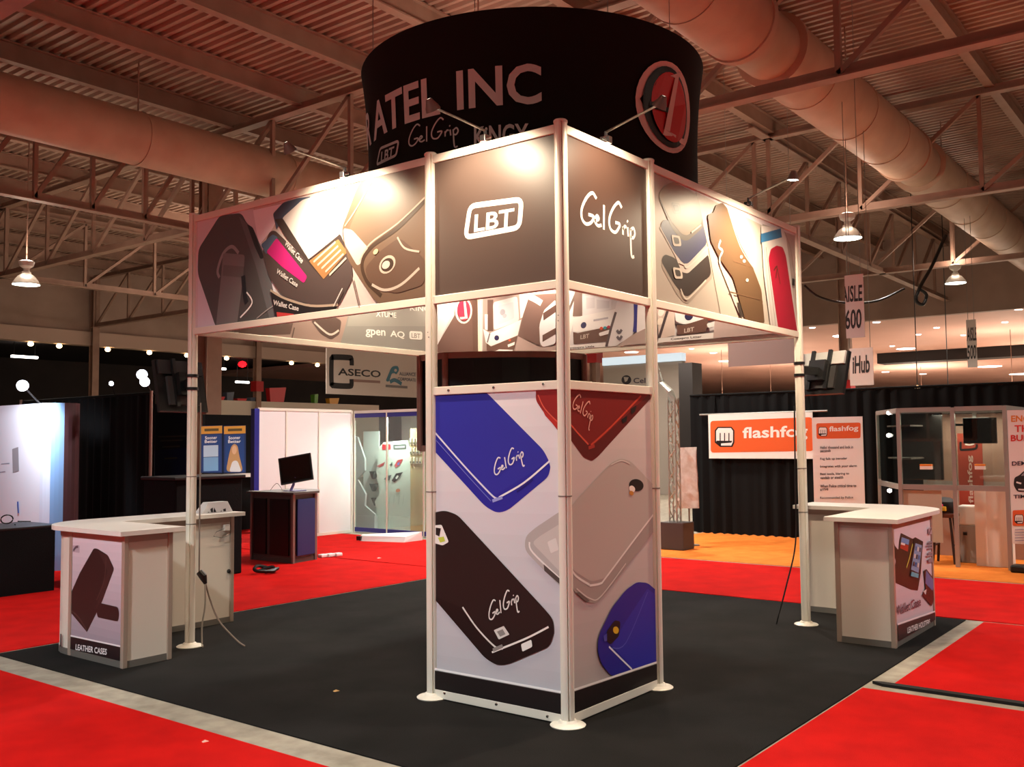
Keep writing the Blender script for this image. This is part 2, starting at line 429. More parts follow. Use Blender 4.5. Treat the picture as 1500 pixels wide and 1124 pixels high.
for (x, y, z, e, c) in ((-6.5, 1.5, 5.6, 620, (.95,1,.98)), (-7.5, 9, 5.6, 300, (.97,.98,1)), (12, 20, 6.0, 420, (1,.88,.76)), (10, 14.5, 6.2, 380, (1,.95,.88)), (18, 22, 5.6, 420, (1,.88,.76)), (18, 10, 5.6, 380, (1,.86,.74)), (-2.0, -8.5, 5.6, 260, (1,.9,.78)), (5.5, -8.0, 6.6, 470, (1,.93,.85)), (12.5, -6.0, 6.6, 420, (1,.92,.83)),
                     (6.0, 5.6, 6.3, 420, (1,.95,.88)), (9.6, 5.2, 6.3, 380, (1,.9,.78))):  # unseen lamps; those behind drum and headers added to brighten the background
    highbay(x, y, z, 'unseen high bay lamp on a long rod from the roof deck above the aisles', 'high bay lamps above the aisles', e, c, 8.52, up=.4 if y > 19 else .11)
for (x, y, e) in ((36, 4, 260), (36, 16, 300), (44, 3, 500), (44, 17, 500), (54, -4, 600), (54, 12, 600), (68, 2, 600)):  # unseen lamps added to brighten the annex ceiling from below
    highbay(x, y, 2.7, 'unseen high bay lamp added low under the pale annex ceiling to brighten it', 'unseen high bay lamps added under the annex ceiling', e, (1,.82,.7), 5.82, up=1.7)
# recessed downlights of the annex ceiling and small lamps of the gallery beam
dl = None
for i, (x, y, r) in enumerate([(1190,480,.10),(1284,472,.12),(1372,480,.10),(1492,453,.12),(1472,472,.10),(1411,491,.09),(1345,490,.10),(1307,507,.10),(1358,517,.1),(1237,492,.42),(1327,511,.38),(1398,519,.75),(1450,537,.6),(1494,548,.6),(1340,569,.9),(1376,569,.9),(1045,517,.15),(1013,511,.1),(1062,529,.3),(930,512,.12),(925,516,.3),(1297,545,.2),(1352,548,.2)]):
    p = on_z(x, y, 5.8)
    o = tag(MB().lathe([(0,-.02),(r,-.02),(r*1.08,-.005),(r*1.08,0)], p, 16).build('downlight', [DOWNL], loc=p), 'small round recessed downlight lit in the pale annex ceiling', 'downlight', 'downlights in the annex ceiling')
for (x, y) in ((45,500),(87,494),(158,500),(219,505),(274,510),(332,514),(427,523),(465,519)):
    p = on_y(x, y, 32.05); p.z = min(p.z, 5.4); 
    o = MB().lathe([(0,-.07),(.07,-.05),(.1,0),(.1,.04),(.05,.1),(.02,.14)], p, 14).build('gallery_lamp', WARMD, loc=p, smooth=True)
    tag(o, 'small round warm lamp glowing under the long gallery beam', 'lamp', 'lamps along the gallery beam')
for (x, y, wd) in ((36,523,.55),(318,540,.5),(355,560,.4)):
    p = on_y(x, y, 38); o = thing('tube_lamp', 'white tube lamp glowing inside the dark gallery', 'lamp', tuple(p), 'tube lamps inside the gallery')
    MB().bevbox(p.x-wd, p.y-.08, p.z-.05, p.x+wd, p.y+.08, p.z+.05, .02).build('tube', DOWNL, o)
    for k in (-.8, .8): MB().tube([(p.x+wd*k,p.y,p.z),(p.x+wd*k,p.y,6.12)], .012, 5).build('hanging_wire', BLACKP, o)
p = on_y(355, 534, 38)
rs_ = thing('signal_lamp', 'round red lamp glowing inside the dark gallery', 'lamp', tuple(p))
MB().lathe([(0,-.17),(.17,-.1),(.22,0),(.17,.12),(0,.18)], p, 16).build('red_globe', mat('red_signal', '#ff1018', .4, emit=4), rs_, smooth=True); MB().tube([p, (p.x,p.y,6.12)], .015, 5).build('hanging_rod', BLACKP, rs_)

# ------------------------------------------------------------------ the booth: aluminium posts, rails, panels
H, S, A, HB0 = 3.66, 3.8466, 1.0874, 2.6315
booth = thing('display_booth', 'square trade show booth of aluminium posts with printed phone case headers and a corner tower', 'booth', (S/2, S/2, 0))
def post_profile(r):
    out = []
    for i in range(48):
        t = i*2*PI/48; k = abs(((t-PI/4) % (PI/2)+PI/4) % (PI/2)-PI/4)      # angle from the nearest diagonal
        out.append((r*.70 if k < .12 else r, t))
    return [(q*math.cos(t), q*math.sin(t)) for q, t in out]
POSTP = post_profile(.041)
posts = {}
for nm, (x, y) in {'C':(0,0),'L1':(0,A),'R1':(A,0),'L2':(0,S),'R2':(S,0),'B':(S,S)}.items():
    h = H+.012
    po = MB().prism([(x+a, y+b) for a, b in POSTP], .012, h).build('post', ALU, booth, smooth=True)
    MB().lathe([(.105,0),(.108,.006),(.10,.012),(.06,.022),(.05,.034),(.045,.035)], (x,y,0), 36).build('base_plate', ALU, po, smooth=True)
    MB().lathe([(.044,0),(.044,.012),(.038,.018)], (x,y,h-.006), 24).build('post_cap', ALU, po, smooth=True)
    for z in ((1.02, 1.42) if nm in ('L2','R2') else (1.36,)):
        MB().lathe([(.0425,0),(.0435,.004),(.0425,.008)], (x,y,z), 24).build('joint_ring', ALU_D, po, smooth=True)
    posts[nm] = po
RH = .056
def rail(p, q, z):
    (x0, y0), (x1, y1) = p, q; b = MB(); g = .034
    if abs(x1-x0) < 1e-6:
        a, c = sorted((y0, y1)); b.bevbox(x0-.02, a+g, z, x0+.02, c-g, z+RH, .004)
    else:
        a, c = sorted((x0, x1)); b.bevbox(a+g, y0-.02, z, c-g, y0+.02, z+RH, .004)
    return b.build('rail', ALU, booth)
PC, PL1, PR1, PL2, PR2, PB = (0,0), (0,A), (A,0), (0,S), (S,0), (S,S)
for p, q in ((PC,PL1),(PL1,PL2),(PC,PR1),(PR1,PR2),(PL2,PB),(PR2,PB)):
    rail(p, q, HB0); rail(p, q, H-RH)
for p, q in ((PC,PL1),(PC,PR1)): rail(p, q, 2.012); rail(p, q, .008)
def panel(p, q, z0, z1, name='header_panel', m=None):
    (x0, y0), (x1, y1) = p, q; g = .036
    if abs(x1-x0) < 1e-6:
        a, c = sorted((y0, y1)); b = MB().box(x0-.004, a+g, z0, x0+.004, c-g, z1); lim = (a+g, c-g, z0, z1)
    else:
        a, c = sorted((x0, x1)); b = MB().box(a+g, y0-.004, z0, c-g, y0+.004, z1); lim = (a+g, c-g, z0, z1)
    return b.build(name, m or ink('#cfcad0'), booth), lim
HZ0, HZ1 = HB0+RH, H-RH
hl, hl_l = panel(PL1, PL2, HZ0, HZ1); hr, hr_l = panel(PR1, PR2, HZ0, HZ1)
tl, tl_l = panel(PC, PL1, HZ0, HZ1, m=ink('#52433d')); tr, tr_l = panel(PC, PR1, HZ0, HZ1, m=ink('#432f27'))
bl, bl_l = panel(PL2, PB, HZ0, HZ1); br, br_l = panel(PR2, PB, HZ0, HZ1)
pl, pl_l = panel(PC, PL1, .064, 2.012, 'tower_panel', ink('#dcdce4')); pr, pr_l = panel(PC, PR1, .064, 2.012, 'tower_panel', ink('#cfc6c6'))
for (x, y) in ((657,572),(723,568),(796,563),(651,1016),(727,1032),(802,1050)):   # bolt heads on the tower rails
    p = on_x(x, y, -.02)
    MB().lathe([(.0,.006),(.008,.005),(.011,0)], M=Matrix.Translation((-.02,p.y,p.z)) @ Matrix.Rotation(-PI/2, 4, 'Y'), n=12).build('bolt', CHROME, booth)
for (x, y) in ((818,462),(818,470),(627,487),(628,494)):
    p = on_x(x, y, -.038)
    MB().lathe([(.0,.004),(.004,.003),(.006,0)], M=Matrix.Translation((-.038,p.y,p.z)) @ Matrix.Rotation(-PI/2, 4, 'Y'), n=10).build('bolt', ALU_D, booth)

# ---- prints: left header (leather cases)
Z2 = (270, 220, 3.746)
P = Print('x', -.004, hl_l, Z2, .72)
P.gain = 1.25  # inks at this end lightened for the cool light from the left
P.poly([(75,330),(375,330),(460,640),(560,960),(75,1000)], '#c3c1cc')
P.poly([(375,300),(1340,100),(1340,880),(560,960),(460,640)], '#b7a9a6')
P.poly([(378,330),(560,290),(480,440),(430,500),(410,520)], '#d9d8e2')
P.poly([(195,360),(315,345),(345,405),(378,425),(415,520),(440,590),(520,900),(430,960),(175,975),(75,680),(78,545)], '#4a4b4c', .05)
P.poly([(300,360),(345,405),(378,425),(460,620),(515,905),(470,930),(395,640)], '#5a5d60', .03)
P.poly([(345,405),(378,425),(412,520),(440,590),(420,600),(385,520)], '#26282b', .02)
P.line([(195,700),(185,660),(215,570),(262,530),(300,565)], .03, '#85888b')
P.poly([(215,565),(335,575),(325,700),(290,975),(175,975),(205,690)], '#6d6f70', .03)
P.poly([(218,630),(330,640),(325,700),(212,690)], '#5e6061', .01)
P.line([(325,690),(335,800),(345,840)], .05, '#22262c')
P.line([(345,780),(375,840),(310,920)], .014, '#e6e9ea')
P.line([(400,925),(455,880),(500,850)], .01, '#888a8b')
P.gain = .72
P.poly([(490,350),(545,290),(625,265),(700,255),(540,380),(510,440)], '#55637c', .02)
P.poly([(540,375),(650,275),(730,250),(860,460),(680,605)], '#f2efee', .03)
P.poly([(470,450),(500,440),(690,620),(910,520),(930,700),(850,860),(700,850),(540,800),(470,700),(430,560)], '#5d4f4e', .05)
P.poly([(500,380),(545,375),(690,605),(860,460),(895,540),(770,715),(560,480)], '#4d413f', .02)
P.poly([(425,520),(490,462),(520,480),(455,575)], '#5e7694', .02)
P.poly([(455,560),(512,482),(680,695),(662,732),(540,640)], '#e0308f', .02)
P.poly([(690,610),(850,490),(900,560),(770,710)], '#b68758', .01)
for k in range(5): P.line([(715+k*22,615+k*18),(835+k*15,505+k*22)], .016, '#efe0cc', smooth=False)
P.text('Wallet Case', (555,520), (650,625), (570,495), '#f4f0f0', True)
P.text('Wallet Case', (510,675), (625,755), (520,650), '#f4f0f0', True)
P.poly([(480,770),(560,820),(720,860),(850,860),(800,920),(640,920),(510,930)], '#2e2a2c', .02)
P.line([(480,770),(560,815),(700,855),(850,850)], .018, '#c9b6a4')
P.text('Wallet Case', (495,850), (635,885), (498,822), '#f4f0f0', True)
P.poly([(515,890),(610,900),(600,930),(520,935)], '#e04a4a')
P.poly([(870,440),(960,200),(1040,100),(1340,60),(1340,880),(1180,860),(1060,840),(960,690),(905,600)], '#7c6352', .06)
P.poly([(1040,120),(1340,80),(1340,260),(1000,560),(900,470)], '#86705f', .04)
P.poly([(880,430),(930,440),(1020,540),(1000,600),(960,640),(890,520)], '#d8cdc6', .03)
P.line([(1330,280),(1180,430),(1040,530),(985,620),(1010,720),(1090,800)], .03, '#4e3a2e')
P.line([(1330,262),(1180,405),(1030,515),(970,610)], .012, '#dac3b0')
P.line([(890,420),(950,330),(1035,180)], .012, '#c9ab92')
P.poly([(1000,650),(1080,560),(1190,480),(1330,600),(1330,740),(1170,790),(1080,760),(1020,720)], '#6b5245', .06)
P.line([(1040,740),(1110,770),(1200,740),(1300,650)], .02, '#d5c6b9')
P.line([(1180,480),(1220,540),(1300,560)], .014, '#d9cabd')
P.ell((1125,630),(1170,620),(1130,580),'#dccabb'); P.ell((1125,632),(1160,626),(1128,595),'#4b382e'); P.ell((1118,632),(1140,628),(1120,610),'#e8dcd0')
P.ell((1062,560),(1075,556),(1064,545),'#f0d9a8')
P.line([(880,760),(830,860)], .01, '#e9e2df'); P.line([(930,690),(970,860)], .01, '#6d5a52')
P.build(hl)
# ---- prints: left tower header
Z3 = (620, 170, 3.038)
P = Print('x', -.004, tl_l, Z3)
P.line([(188,541),(209,401),(438,371),(428,496)], .036, '#f5f1ee', closed=True)
P.text('LBT', (226,517), (402,489), (230,440), '#f5f1ee', True)
P.build(tl)
# ---- prints: right tower header
P = Print('y', -.004, tr_l, Z3)
P.gel((700,560), (945,632), (700,318), '#f2ece4', .022)
P.build(tr)
# ---- prints: right header (stacked phone cases, wallet, pink case)
Z4 = (930, 220, 3.511)
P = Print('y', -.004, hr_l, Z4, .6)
P.poly([(95,110),(310,220),(435,840),(95,800)], '#cfc4b8'); P.poly([(310,215),(660,390),(690,910),(435,840)], '#ddd2c4'); P.poly([(655,380),(850,450),(850,960),(690,905)], '#cdbfb8')
P.line([(312,220),(375,500),(440,850)], .012, '#8f8377', smooth=False)
P.poly([(135,600),(140,560),(245,650),(380,560),(400,655),(275,790),(250,785),(215,745)], '#b9ac9e', .04)
P.poly([(132,570),(150,535),(205,555),(250,615),(375,530),(392,640),(275,752),(252,750),(200,690)], '#3e2f2a', .05)
P.poly([(122,395),(140,395),(250,590),(370,490),(378,535),(270,635),(238,628),(205,545)], '#e6dcd2', .03)
P.poly([(125,390),(150,352),(190,375),(240,440),(345,370),(370,480),(270,585),(243,582),(200,525)], '#3d3f6e', .05)
P.poly([(118,240),(135,205),(175,168),(205,165),(322,240),(352,395),(268,468),(235,462),(185,400)], '#6b5b48', .05)
P.poly([(118,235),(135,200),(175,168),(205,165),(322,238),(345,370),(268,440),(240,435),(185,370)], '#b59f80', .05)
for (x, y) in ((210,298),(210,465),(217,632)):
    P.poly([(x-28,y-30),(x+18,y-22),(x+26,y+30),(x-16,y+30)], '#efe4d6' if y > 300 else '#8d7d68', .025)
    P.poly([(x-18,y-18),(x+10,y-13),(x+16,y+18),(x-10,y+18)], '#4a3d38', .02)
P.line([(225,580),(250,590),(270,600),(372,500)], .012, '#f3ece2'); P.line([(230,715),(255,765),(285,750),(360,670)], .014, '#efe3d6')
P.line([(285,425),(335,385)], .014, '#efe4d2')
P.poly([(368,335),(400,320),(410,285),(445,270),(470,300),(540,490),(600,600),(645,720),(662,890),(560,870),(500,660),(430,560),(385,470)], '#75593f', .03)
P.line([(435,465),(425,500),(445,520),(430,570),(470,680),(540,860)], .022, '#f2e9dc')
P.line([(470,300),(535,495),(600,600)], .012, '#e5d5bf'); P.line([(500,570),(590,600)], .01, '#7c5d42'); P.line([(480,730),(640,770)], .01, '#7c5d42')
for q in ((540,550),(555,572),(570,670)): P.ell(q, (q[0]+7,q[1]), (q[0],q[1]-9), '#efe2cd')
P.poly([(515,785),(530,785),(552,860),(535,860)], '#4a4038')
P.poly([(640,390),(755,405),(770,450),(830,935),(740,920),(690,908),(655,640)], '#efe8e4')
P.poly([(640,432),(742,404),(748,450),(640,478)], '#3f7fb2')
P.poly([(678,560),(690,510),(720,492),(752,500),(768,545),(828,945),(728,915)], '#c8203f', .03)
P.line([(665,500),(690,700),(715,905)], .012, '#bfb4ad'); P.line([(655,500),(675,700),(700,905)], .008, '#cfc4bd')
P.line([(705,620),(722,600),(715,660)], .016, '#6a2a22'); P.line([(720,595),(738,690)], .014, '#7c3a2a')
P.poly([(800,660),(815,665),(812,700),(798,695)], '#2b2626'); P.line([(760,420),(800,560),(830,930)], .01, '#a89a94')
P.build(hr)
# ---- prints: tower panels
Z5 = (600, 500, 1.905)
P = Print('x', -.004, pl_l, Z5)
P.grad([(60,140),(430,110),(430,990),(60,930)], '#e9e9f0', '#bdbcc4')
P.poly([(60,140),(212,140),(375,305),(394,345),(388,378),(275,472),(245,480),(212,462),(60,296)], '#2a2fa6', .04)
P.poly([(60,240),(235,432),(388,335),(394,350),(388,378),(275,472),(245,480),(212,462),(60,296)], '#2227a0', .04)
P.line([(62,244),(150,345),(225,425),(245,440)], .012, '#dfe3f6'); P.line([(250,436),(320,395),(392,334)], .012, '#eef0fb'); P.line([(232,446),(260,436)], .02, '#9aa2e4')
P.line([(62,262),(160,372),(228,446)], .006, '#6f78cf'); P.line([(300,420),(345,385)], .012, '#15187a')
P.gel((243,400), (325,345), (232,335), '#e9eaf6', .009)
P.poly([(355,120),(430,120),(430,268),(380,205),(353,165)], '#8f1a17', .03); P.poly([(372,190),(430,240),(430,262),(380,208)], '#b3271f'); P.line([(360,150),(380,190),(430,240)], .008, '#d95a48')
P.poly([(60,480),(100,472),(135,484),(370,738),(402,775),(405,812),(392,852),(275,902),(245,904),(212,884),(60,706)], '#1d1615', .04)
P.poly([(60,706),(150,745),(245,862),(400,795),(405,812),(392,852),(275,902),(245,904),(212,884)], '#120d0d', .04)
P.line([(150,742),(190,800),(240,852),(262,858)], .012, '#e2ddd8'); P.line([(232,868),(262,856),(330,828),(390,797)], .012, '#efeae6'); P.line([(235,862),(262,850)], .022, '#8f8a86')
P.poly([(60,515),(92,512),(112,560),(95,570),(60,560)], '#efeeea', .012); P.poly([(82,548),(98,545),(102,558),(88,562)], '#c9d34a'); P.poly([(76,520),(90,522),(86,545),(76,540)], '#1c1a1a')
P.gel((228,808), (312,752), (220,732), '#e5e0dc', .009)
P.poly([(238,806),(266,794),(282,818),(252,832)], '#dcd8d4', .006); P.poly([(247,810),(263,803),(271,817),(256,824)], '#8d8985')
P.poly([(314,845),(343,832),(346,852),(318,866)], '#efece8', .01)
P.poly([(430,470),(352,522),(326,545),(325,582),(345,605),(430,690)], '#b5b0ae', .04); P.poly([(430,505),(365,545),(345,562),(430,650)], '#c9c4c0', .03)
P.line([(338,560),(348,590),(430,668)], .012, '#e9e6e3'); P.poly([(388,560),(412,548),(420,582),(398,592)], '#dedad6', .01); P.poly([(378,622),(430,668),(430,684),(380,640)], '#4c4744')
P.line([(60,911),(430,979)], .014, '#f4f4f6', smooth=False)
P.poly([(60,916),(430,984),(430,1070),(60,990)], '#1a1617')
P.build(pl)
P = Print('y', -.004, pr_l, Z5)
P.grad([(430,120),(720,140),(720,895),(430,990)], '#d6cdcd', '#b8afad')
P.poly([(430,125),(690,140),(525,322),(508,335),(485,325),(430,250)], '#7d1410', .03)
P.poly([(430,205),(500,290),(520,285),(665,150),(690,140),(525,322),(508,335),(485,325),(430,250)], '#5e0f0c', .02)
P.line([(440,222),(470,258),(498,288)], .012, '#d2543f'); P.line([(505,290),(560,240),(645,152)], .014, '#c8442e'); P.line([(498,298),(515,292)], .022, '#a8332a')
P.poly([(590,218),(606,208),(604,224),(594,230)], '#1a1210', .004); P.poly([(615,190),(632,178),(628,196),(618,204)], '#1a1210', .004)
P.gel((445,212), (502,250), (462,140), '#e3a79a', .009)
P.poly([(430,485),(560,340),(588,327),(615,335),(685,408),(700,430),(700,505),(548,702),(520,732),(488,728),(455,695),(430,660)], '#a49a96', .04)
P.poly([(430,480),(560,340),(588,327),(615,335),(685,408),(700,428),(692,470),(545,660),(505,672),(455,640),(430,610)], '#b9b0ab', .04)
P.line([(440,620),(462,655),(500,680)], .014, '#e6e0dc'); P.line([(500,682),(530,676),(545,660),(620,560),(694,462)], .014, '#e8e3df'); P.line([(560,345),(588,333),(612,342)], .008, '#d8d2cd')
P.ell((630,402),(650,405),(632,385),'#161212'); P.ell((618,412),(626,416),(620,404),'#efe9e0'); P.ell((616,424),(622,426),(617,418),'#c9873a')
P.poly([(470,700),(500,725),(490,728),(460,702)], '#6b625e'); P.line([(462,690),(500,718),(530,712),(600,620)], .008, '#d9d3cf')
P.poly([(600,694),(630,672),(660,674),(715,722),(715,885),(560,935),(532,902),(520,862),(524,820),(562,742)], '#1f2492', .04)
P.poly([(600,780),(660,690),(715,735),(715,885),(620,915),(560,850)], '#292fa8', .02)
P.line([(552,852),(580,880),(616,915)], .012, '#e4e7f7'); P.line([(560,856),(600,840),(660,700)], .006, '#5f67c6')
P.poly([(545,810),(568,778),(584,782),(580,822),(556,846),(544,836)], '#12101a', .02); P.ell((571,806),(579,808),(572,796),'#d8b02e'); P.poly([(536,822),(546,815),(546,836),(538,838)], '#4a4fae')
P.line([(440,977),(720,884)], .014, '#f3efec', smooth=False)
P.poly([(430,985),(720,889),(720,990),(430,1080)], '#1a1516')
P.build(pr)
# ---- prints: inner faces of the rear headers
R1 = (600, 430, 6.522); R2 = (820, 430, 6.522)
P = Print('y', S-.004, bl_l, (0, 0, 1))
P.poly([(280,440),(430,440),(430,520),(280,520)], '#b5a09a'); P.poly([(428,440),(540,440),(495,520),(425,520)], '#a58f88')
P.line([(431,480),(424,512)], .012, '#5d4d48'); P.poly([(300,485),(360,478),(430,470),(425,490),(340,492)], '#6e5a55')
P.poly([(455,470),(485,462),(500,470),(497,490),(485,498),(470,490)], '#5c4b47', .03); P.line([(460,472),(482,490),(496,484)], .02, '#d9ccc6')
P.poly([(515,440),(640,440),(640,530),(490,530),(505,480)], '#8f8f8d'); P.poly([(515,440),(640,440),(640,478),(508,478)], '#9c9c99')
P.text('KINGXBAR', (600,455), (660,459), (600,447), '#f4f4f2', True); P.text('XTUME', (550,464), (580,466), (550,456), '#f2f2f0', True)
P.text('gpen', (535,494), (564,496), (535,482), '#f6f6f4', True); P.text('AQ', (571,495), (592,497), (571,484), '#f6f6f4', True)
P.poly([(599,485),(618,486),(618,498),(599,497)], '#f3f3f1', .03); P.text('LBT', (602,495), (615,496), (602,488), '#9a9a98', True)
P.zoom = R1
P.poly([(180,60),(460,60),(280,460),(180,700)], '#e4e6ea')
P.poly([(430,200),(520,60),(700,60),(700,620),(180,640),(290,440)], '#6d524c'); P.poly([(590,60),(700,60),(700,620),(600,600)], '#62473f')
P.ell((510,165),(592,160),(505,40),'#f0dfd8'); P.ell((512,165),(575,160),(508,58),'#5d2f2e'); P.ell((512,160),(572,155),(508,62),'#d8284a')
P.poly([(508,60),(526,60),(548,240),(480,250),(470,228),(520,225)], '#f2dcd6')
P.build(bl)
P = Print('x', S-.004, br_l, R1)
P.poly([(700,0),(1500,0),(1500,640),(700,640)], '#a3918f')
P.poly([(745,60),(800,60),(800,360),(745,360)], '#5d4843'); P.poly([(798,85),(1030,25),(1050,260),(805,355)], '#d9d6df', .04); P.poly([(845,120),(995,80),(1000,240),(850,300)], '#c6c6d4', .02)
P.ell((890,180),(915,178),(890,150),'#9a9cae'); P.ell((910,215),(930,212),(910,195),'#a9abbc')
P.poly([(1050,0),(1150,0),(1080,230),(1060,240)], '#f0eef3'); P.poly([(705,340),(770,380),(1070,250),(1035,400),(780,505),(730,470)], '#eceaf0')
P.poly([(720,200),(748,200),(748,350),(722,345)], '#eceaf0'); P.ell((835,425),(858,425),(835,400),'#2c2a55'); P.line([(770,380),(745,470)], .02, '#7a7480')
P.poly([(740,480),(780,510),(1035,405),(1000,540),(870,550),(740,545)], '#6a5049'); P.ell((960,448),(972,448),(960,438),'#d55a3c'); P.poly([(940,490),(1010,462),(1005,492),(945,515)], '#f0eef2')
P.poly([(800,560),(860,535),(990,540),(980,570),(820,572)], '#efedf2')
P.poly([(1150,20),(1400,0),(1400,60),(1290,160),(1240,330),(1250,500),(1040,410),(1090,200)], '#6f5652'); P.line([(1150,30),(1210,60),(1265,95)], .07, '#f3efef')
P.poly([(1040,410),(1260,520),(1400,500),(1400,640),(1000,580)], '#b29d9b'); P.poly([(1245,300),(1290,160),(1400,60),(1400,480),(1275,515),(1250,470)], '#dcd9e4', .03)
P.poly([(1280,190),(1400,110),(1400,180),(1285,260)], '#5a403c'); P.poly([(1275,400),(1400,330),(1400,390),(1275,465)], '#5a403c')
P.zoom = R2
P.poly([(60,-40),(560,-40),(560,400),(440,560),(60,560)], '#dcd8e0'); P.poly([(60,180),(150,0),(130,300),(80,500),(60,500)], '#f3f1f5'); P.line([(160,0),(85,180)], .03, '#6b5a58', smooth=False)
P.poly([(150,-30),(220,-30),(220,220),(130,220)], '#7d6460'); P.poly([(220,20),(500,60),(500,150),(230,225)], '#e6e4ee'); P.poly([(260,40),(340,40),(340,140),(260,150)], '#d6d4e0'); P.poly([(360,60),(480,75),(480,140),(360,150)], '#d6d4e0')
P.poly([(130,235),(540,150),(510,310),(180,378),(135,365)], '#f0eef4'); P.ell((235,305),(262,303),(237,275),'#34325e'); P.line([(330,260),(470,235)], .02, '#b9b6c6')
P.poly([(135,372),(180,382),(510,310),(470,460),(140,485)], '#674c46'); P.text('LBT', (205,440), (288,425), (207,400), '#cfc2bc', True)
P.ell((405,335),(420,334),(405,320),'#d9583c'); P.ell((440,330),(455,329),(440,316),'#3ca0b8'); P.ell((475,322),(490,321),(475,308),'#c2304c'); P.poly([(380,380),(490,345),(488,385),(390,412)], '#efedf2', .02)
P.poly([(90,500),(445,470),(440,530),(100,560)], '#f2f0f3'); P.text('crosspro Little', (100,540), (340,522), (98,515), '#4a4550', True)
P.poly([(500,510),(460,500),(560,60),(760,60),(745,330),(700,400),(530,515)], '#e8e5ec', .03); P.line([(545,180),(500,330),(455,510)], .03, '#5d5258', smooth=False)
P.line([(735,60),(738,250),(728,370)], .05, '#3a3f92'); P.poly([(755,60),(850,60),(850,330),(745,390)], '#f1eef4'); P.poly([(700,400),(850,325),(850,560),(480,560)], '#b9a5a2')
for q in ((578,370),(580,430)): P.line([(q[0]-22,q[1]-18),(q[0],q[1]+8),(q[0]+25,q[1]-22)], .03, '#6a6570')
P.poly([(930,60),(1110,60),(1110,400),(960,440)], '#d8c6c0'); P.ell((980,180),(1010,175),(985,140),'#f4ece8'); P.ell((970,270),(1000,265),(975,235),'#f0e2d8'); P.line([(1050,140),(1000,300),(960,430)], .03, '#4d4146', smooth=False)
P.poly([(1110,150),(1500,150),(1500,220),(1200,300),(1120,270)], '#efedf3', .02); P.ell((1245,220),(1285,218),(1247,180),'#2e2c52')
P.poly([(1130,300),(1200,305),(1420,235),(1430,300),(1400,370),(1135,400)], '#6c4f48'); P.text('LBT', (1200,380), (1295,362), (1202,340), '#d5c8c2', True)
P.ell((1440,248),(1455,247),(1440,236),'#d9583c'); P.poly([(1415,290),(1520,262),(1520,310),(1425,332)], '#f2f0f3', .02)
P.poly([(960,430),(1500,375),(1490,445),(945,480)], '#f1eef0'); P.text('Coxxpro Litter', (1075,455), (1370,430), (1073,428), '#4a4550', True)
P.zoom = (0, 0, 1)
P.poly([(1048,480),(1052,440),(1170,470),(1170,500),(1046,506)], '#c7b3b2')
P.build(br)

# ------------------------------------------------------------------ arm lights clamped on the header rails
def arm_light(axis, a, label, group=None, out=-.52, rise=.02, energy=38, wall=0.0, da=0, down=0, cone=125):
    def W(o, z, da=0): return (wall+o, a+da, z) if axis == 'x' else (a+da, wall+o, z)
    sg = 1 if out < 0 else -1
    root = thing('arm_light', label, 'lamp', W(0, H), group)
    c = MB(); c.bevbox(*[v for pr_ in zip(W(-.035, H-.02, -.025), W(.035, H+.05, .025)) for v in pr_][0:0] or (W(-.035,H,-.025)[0], W(-.035,H,-.025)[1], H+.001, W(.035,H,.025)[0], W(.035,H,.025)[1], H+.05), .006)
    c.tube([W(0,H+.05), W(0,H+.085)], .012, 10); c.tube([W(.0,H+.03,-.05), W(.0,H+.03,.05)], .009, 8)
    c.build('clamp', CHROME, root)
    MB().tube([W(0,H+.08), W(out*.5,H+.08+rise*.6,da*.5), W(out*.96,H+.08+rise,da*.96)], .008, 8).build('arm', ALU_D, root)
    hc = Vector(W(out, H+.08+rise, da)); tgt = Vector(W(out*down, H-.62-.6*down, da*(.4+.6*down)))
    d = (tgt-hc).normalized(); q = d.to_track_quat('-Z', 'Y').to_matrix().to_4x4(); q.translation = hc; q = q @ Matrix.Scale(.68, 4)
    hd = MB().lathe([(.018,.075),(.03,.07),(.038,.045),(.062,0),(.07,-.03),(.072,-.035),(.064,-.035)], M=q, n=20, cap=False).build('lamp_head', ALU_D, root, smooth=True)
    MB().lathe([(0,-.028),(.064,-.028),(.064,-.03),(0,-.03)], M=q, n=20).build('lens', LAMPE, hd)
    lamp('SPOT', 'lamp_light', hc+d*.05, energy*10, (1,.80,.56), root, tgt, spot_size=math.radians(cone), spot_blend=.7, shadow_soft_size=.05)
    return root
arm_light('x', 1.95, 'arm light clamped above the leather case picture on the header', energy=14)
arm_light('x', .60, 'arm light clamped above the white framed letters LBT', energy=11)
arm_light('y', .53, 'arm light clamped above the white Gel Grip script', energy=11, da=-.2)
arm_light('y', 2.80, 'arm light with bright lens clamped above the pink phone case picture', energy=24, da=-.33, down=.75, cone=165)
arm_light('y', 1.7, 'arm light on the inner side of the rear header over the grey logos', out=-.52, wall=S, energy=13)
arm_light('y', 3.35, 'arm light on the inner side of the rear header near its far corner', out=-.4, wall=S, energy=8)
arm_light('x', .95, 'arm light on the inner side of the rear header near the wallet case counter', out=-.38, wall=S, energy=10)
arm_light('x', 2.85, 'arm light on the inner side of the rear header over the boxed phone pictures', out=-.4, wall=S, energy=8)

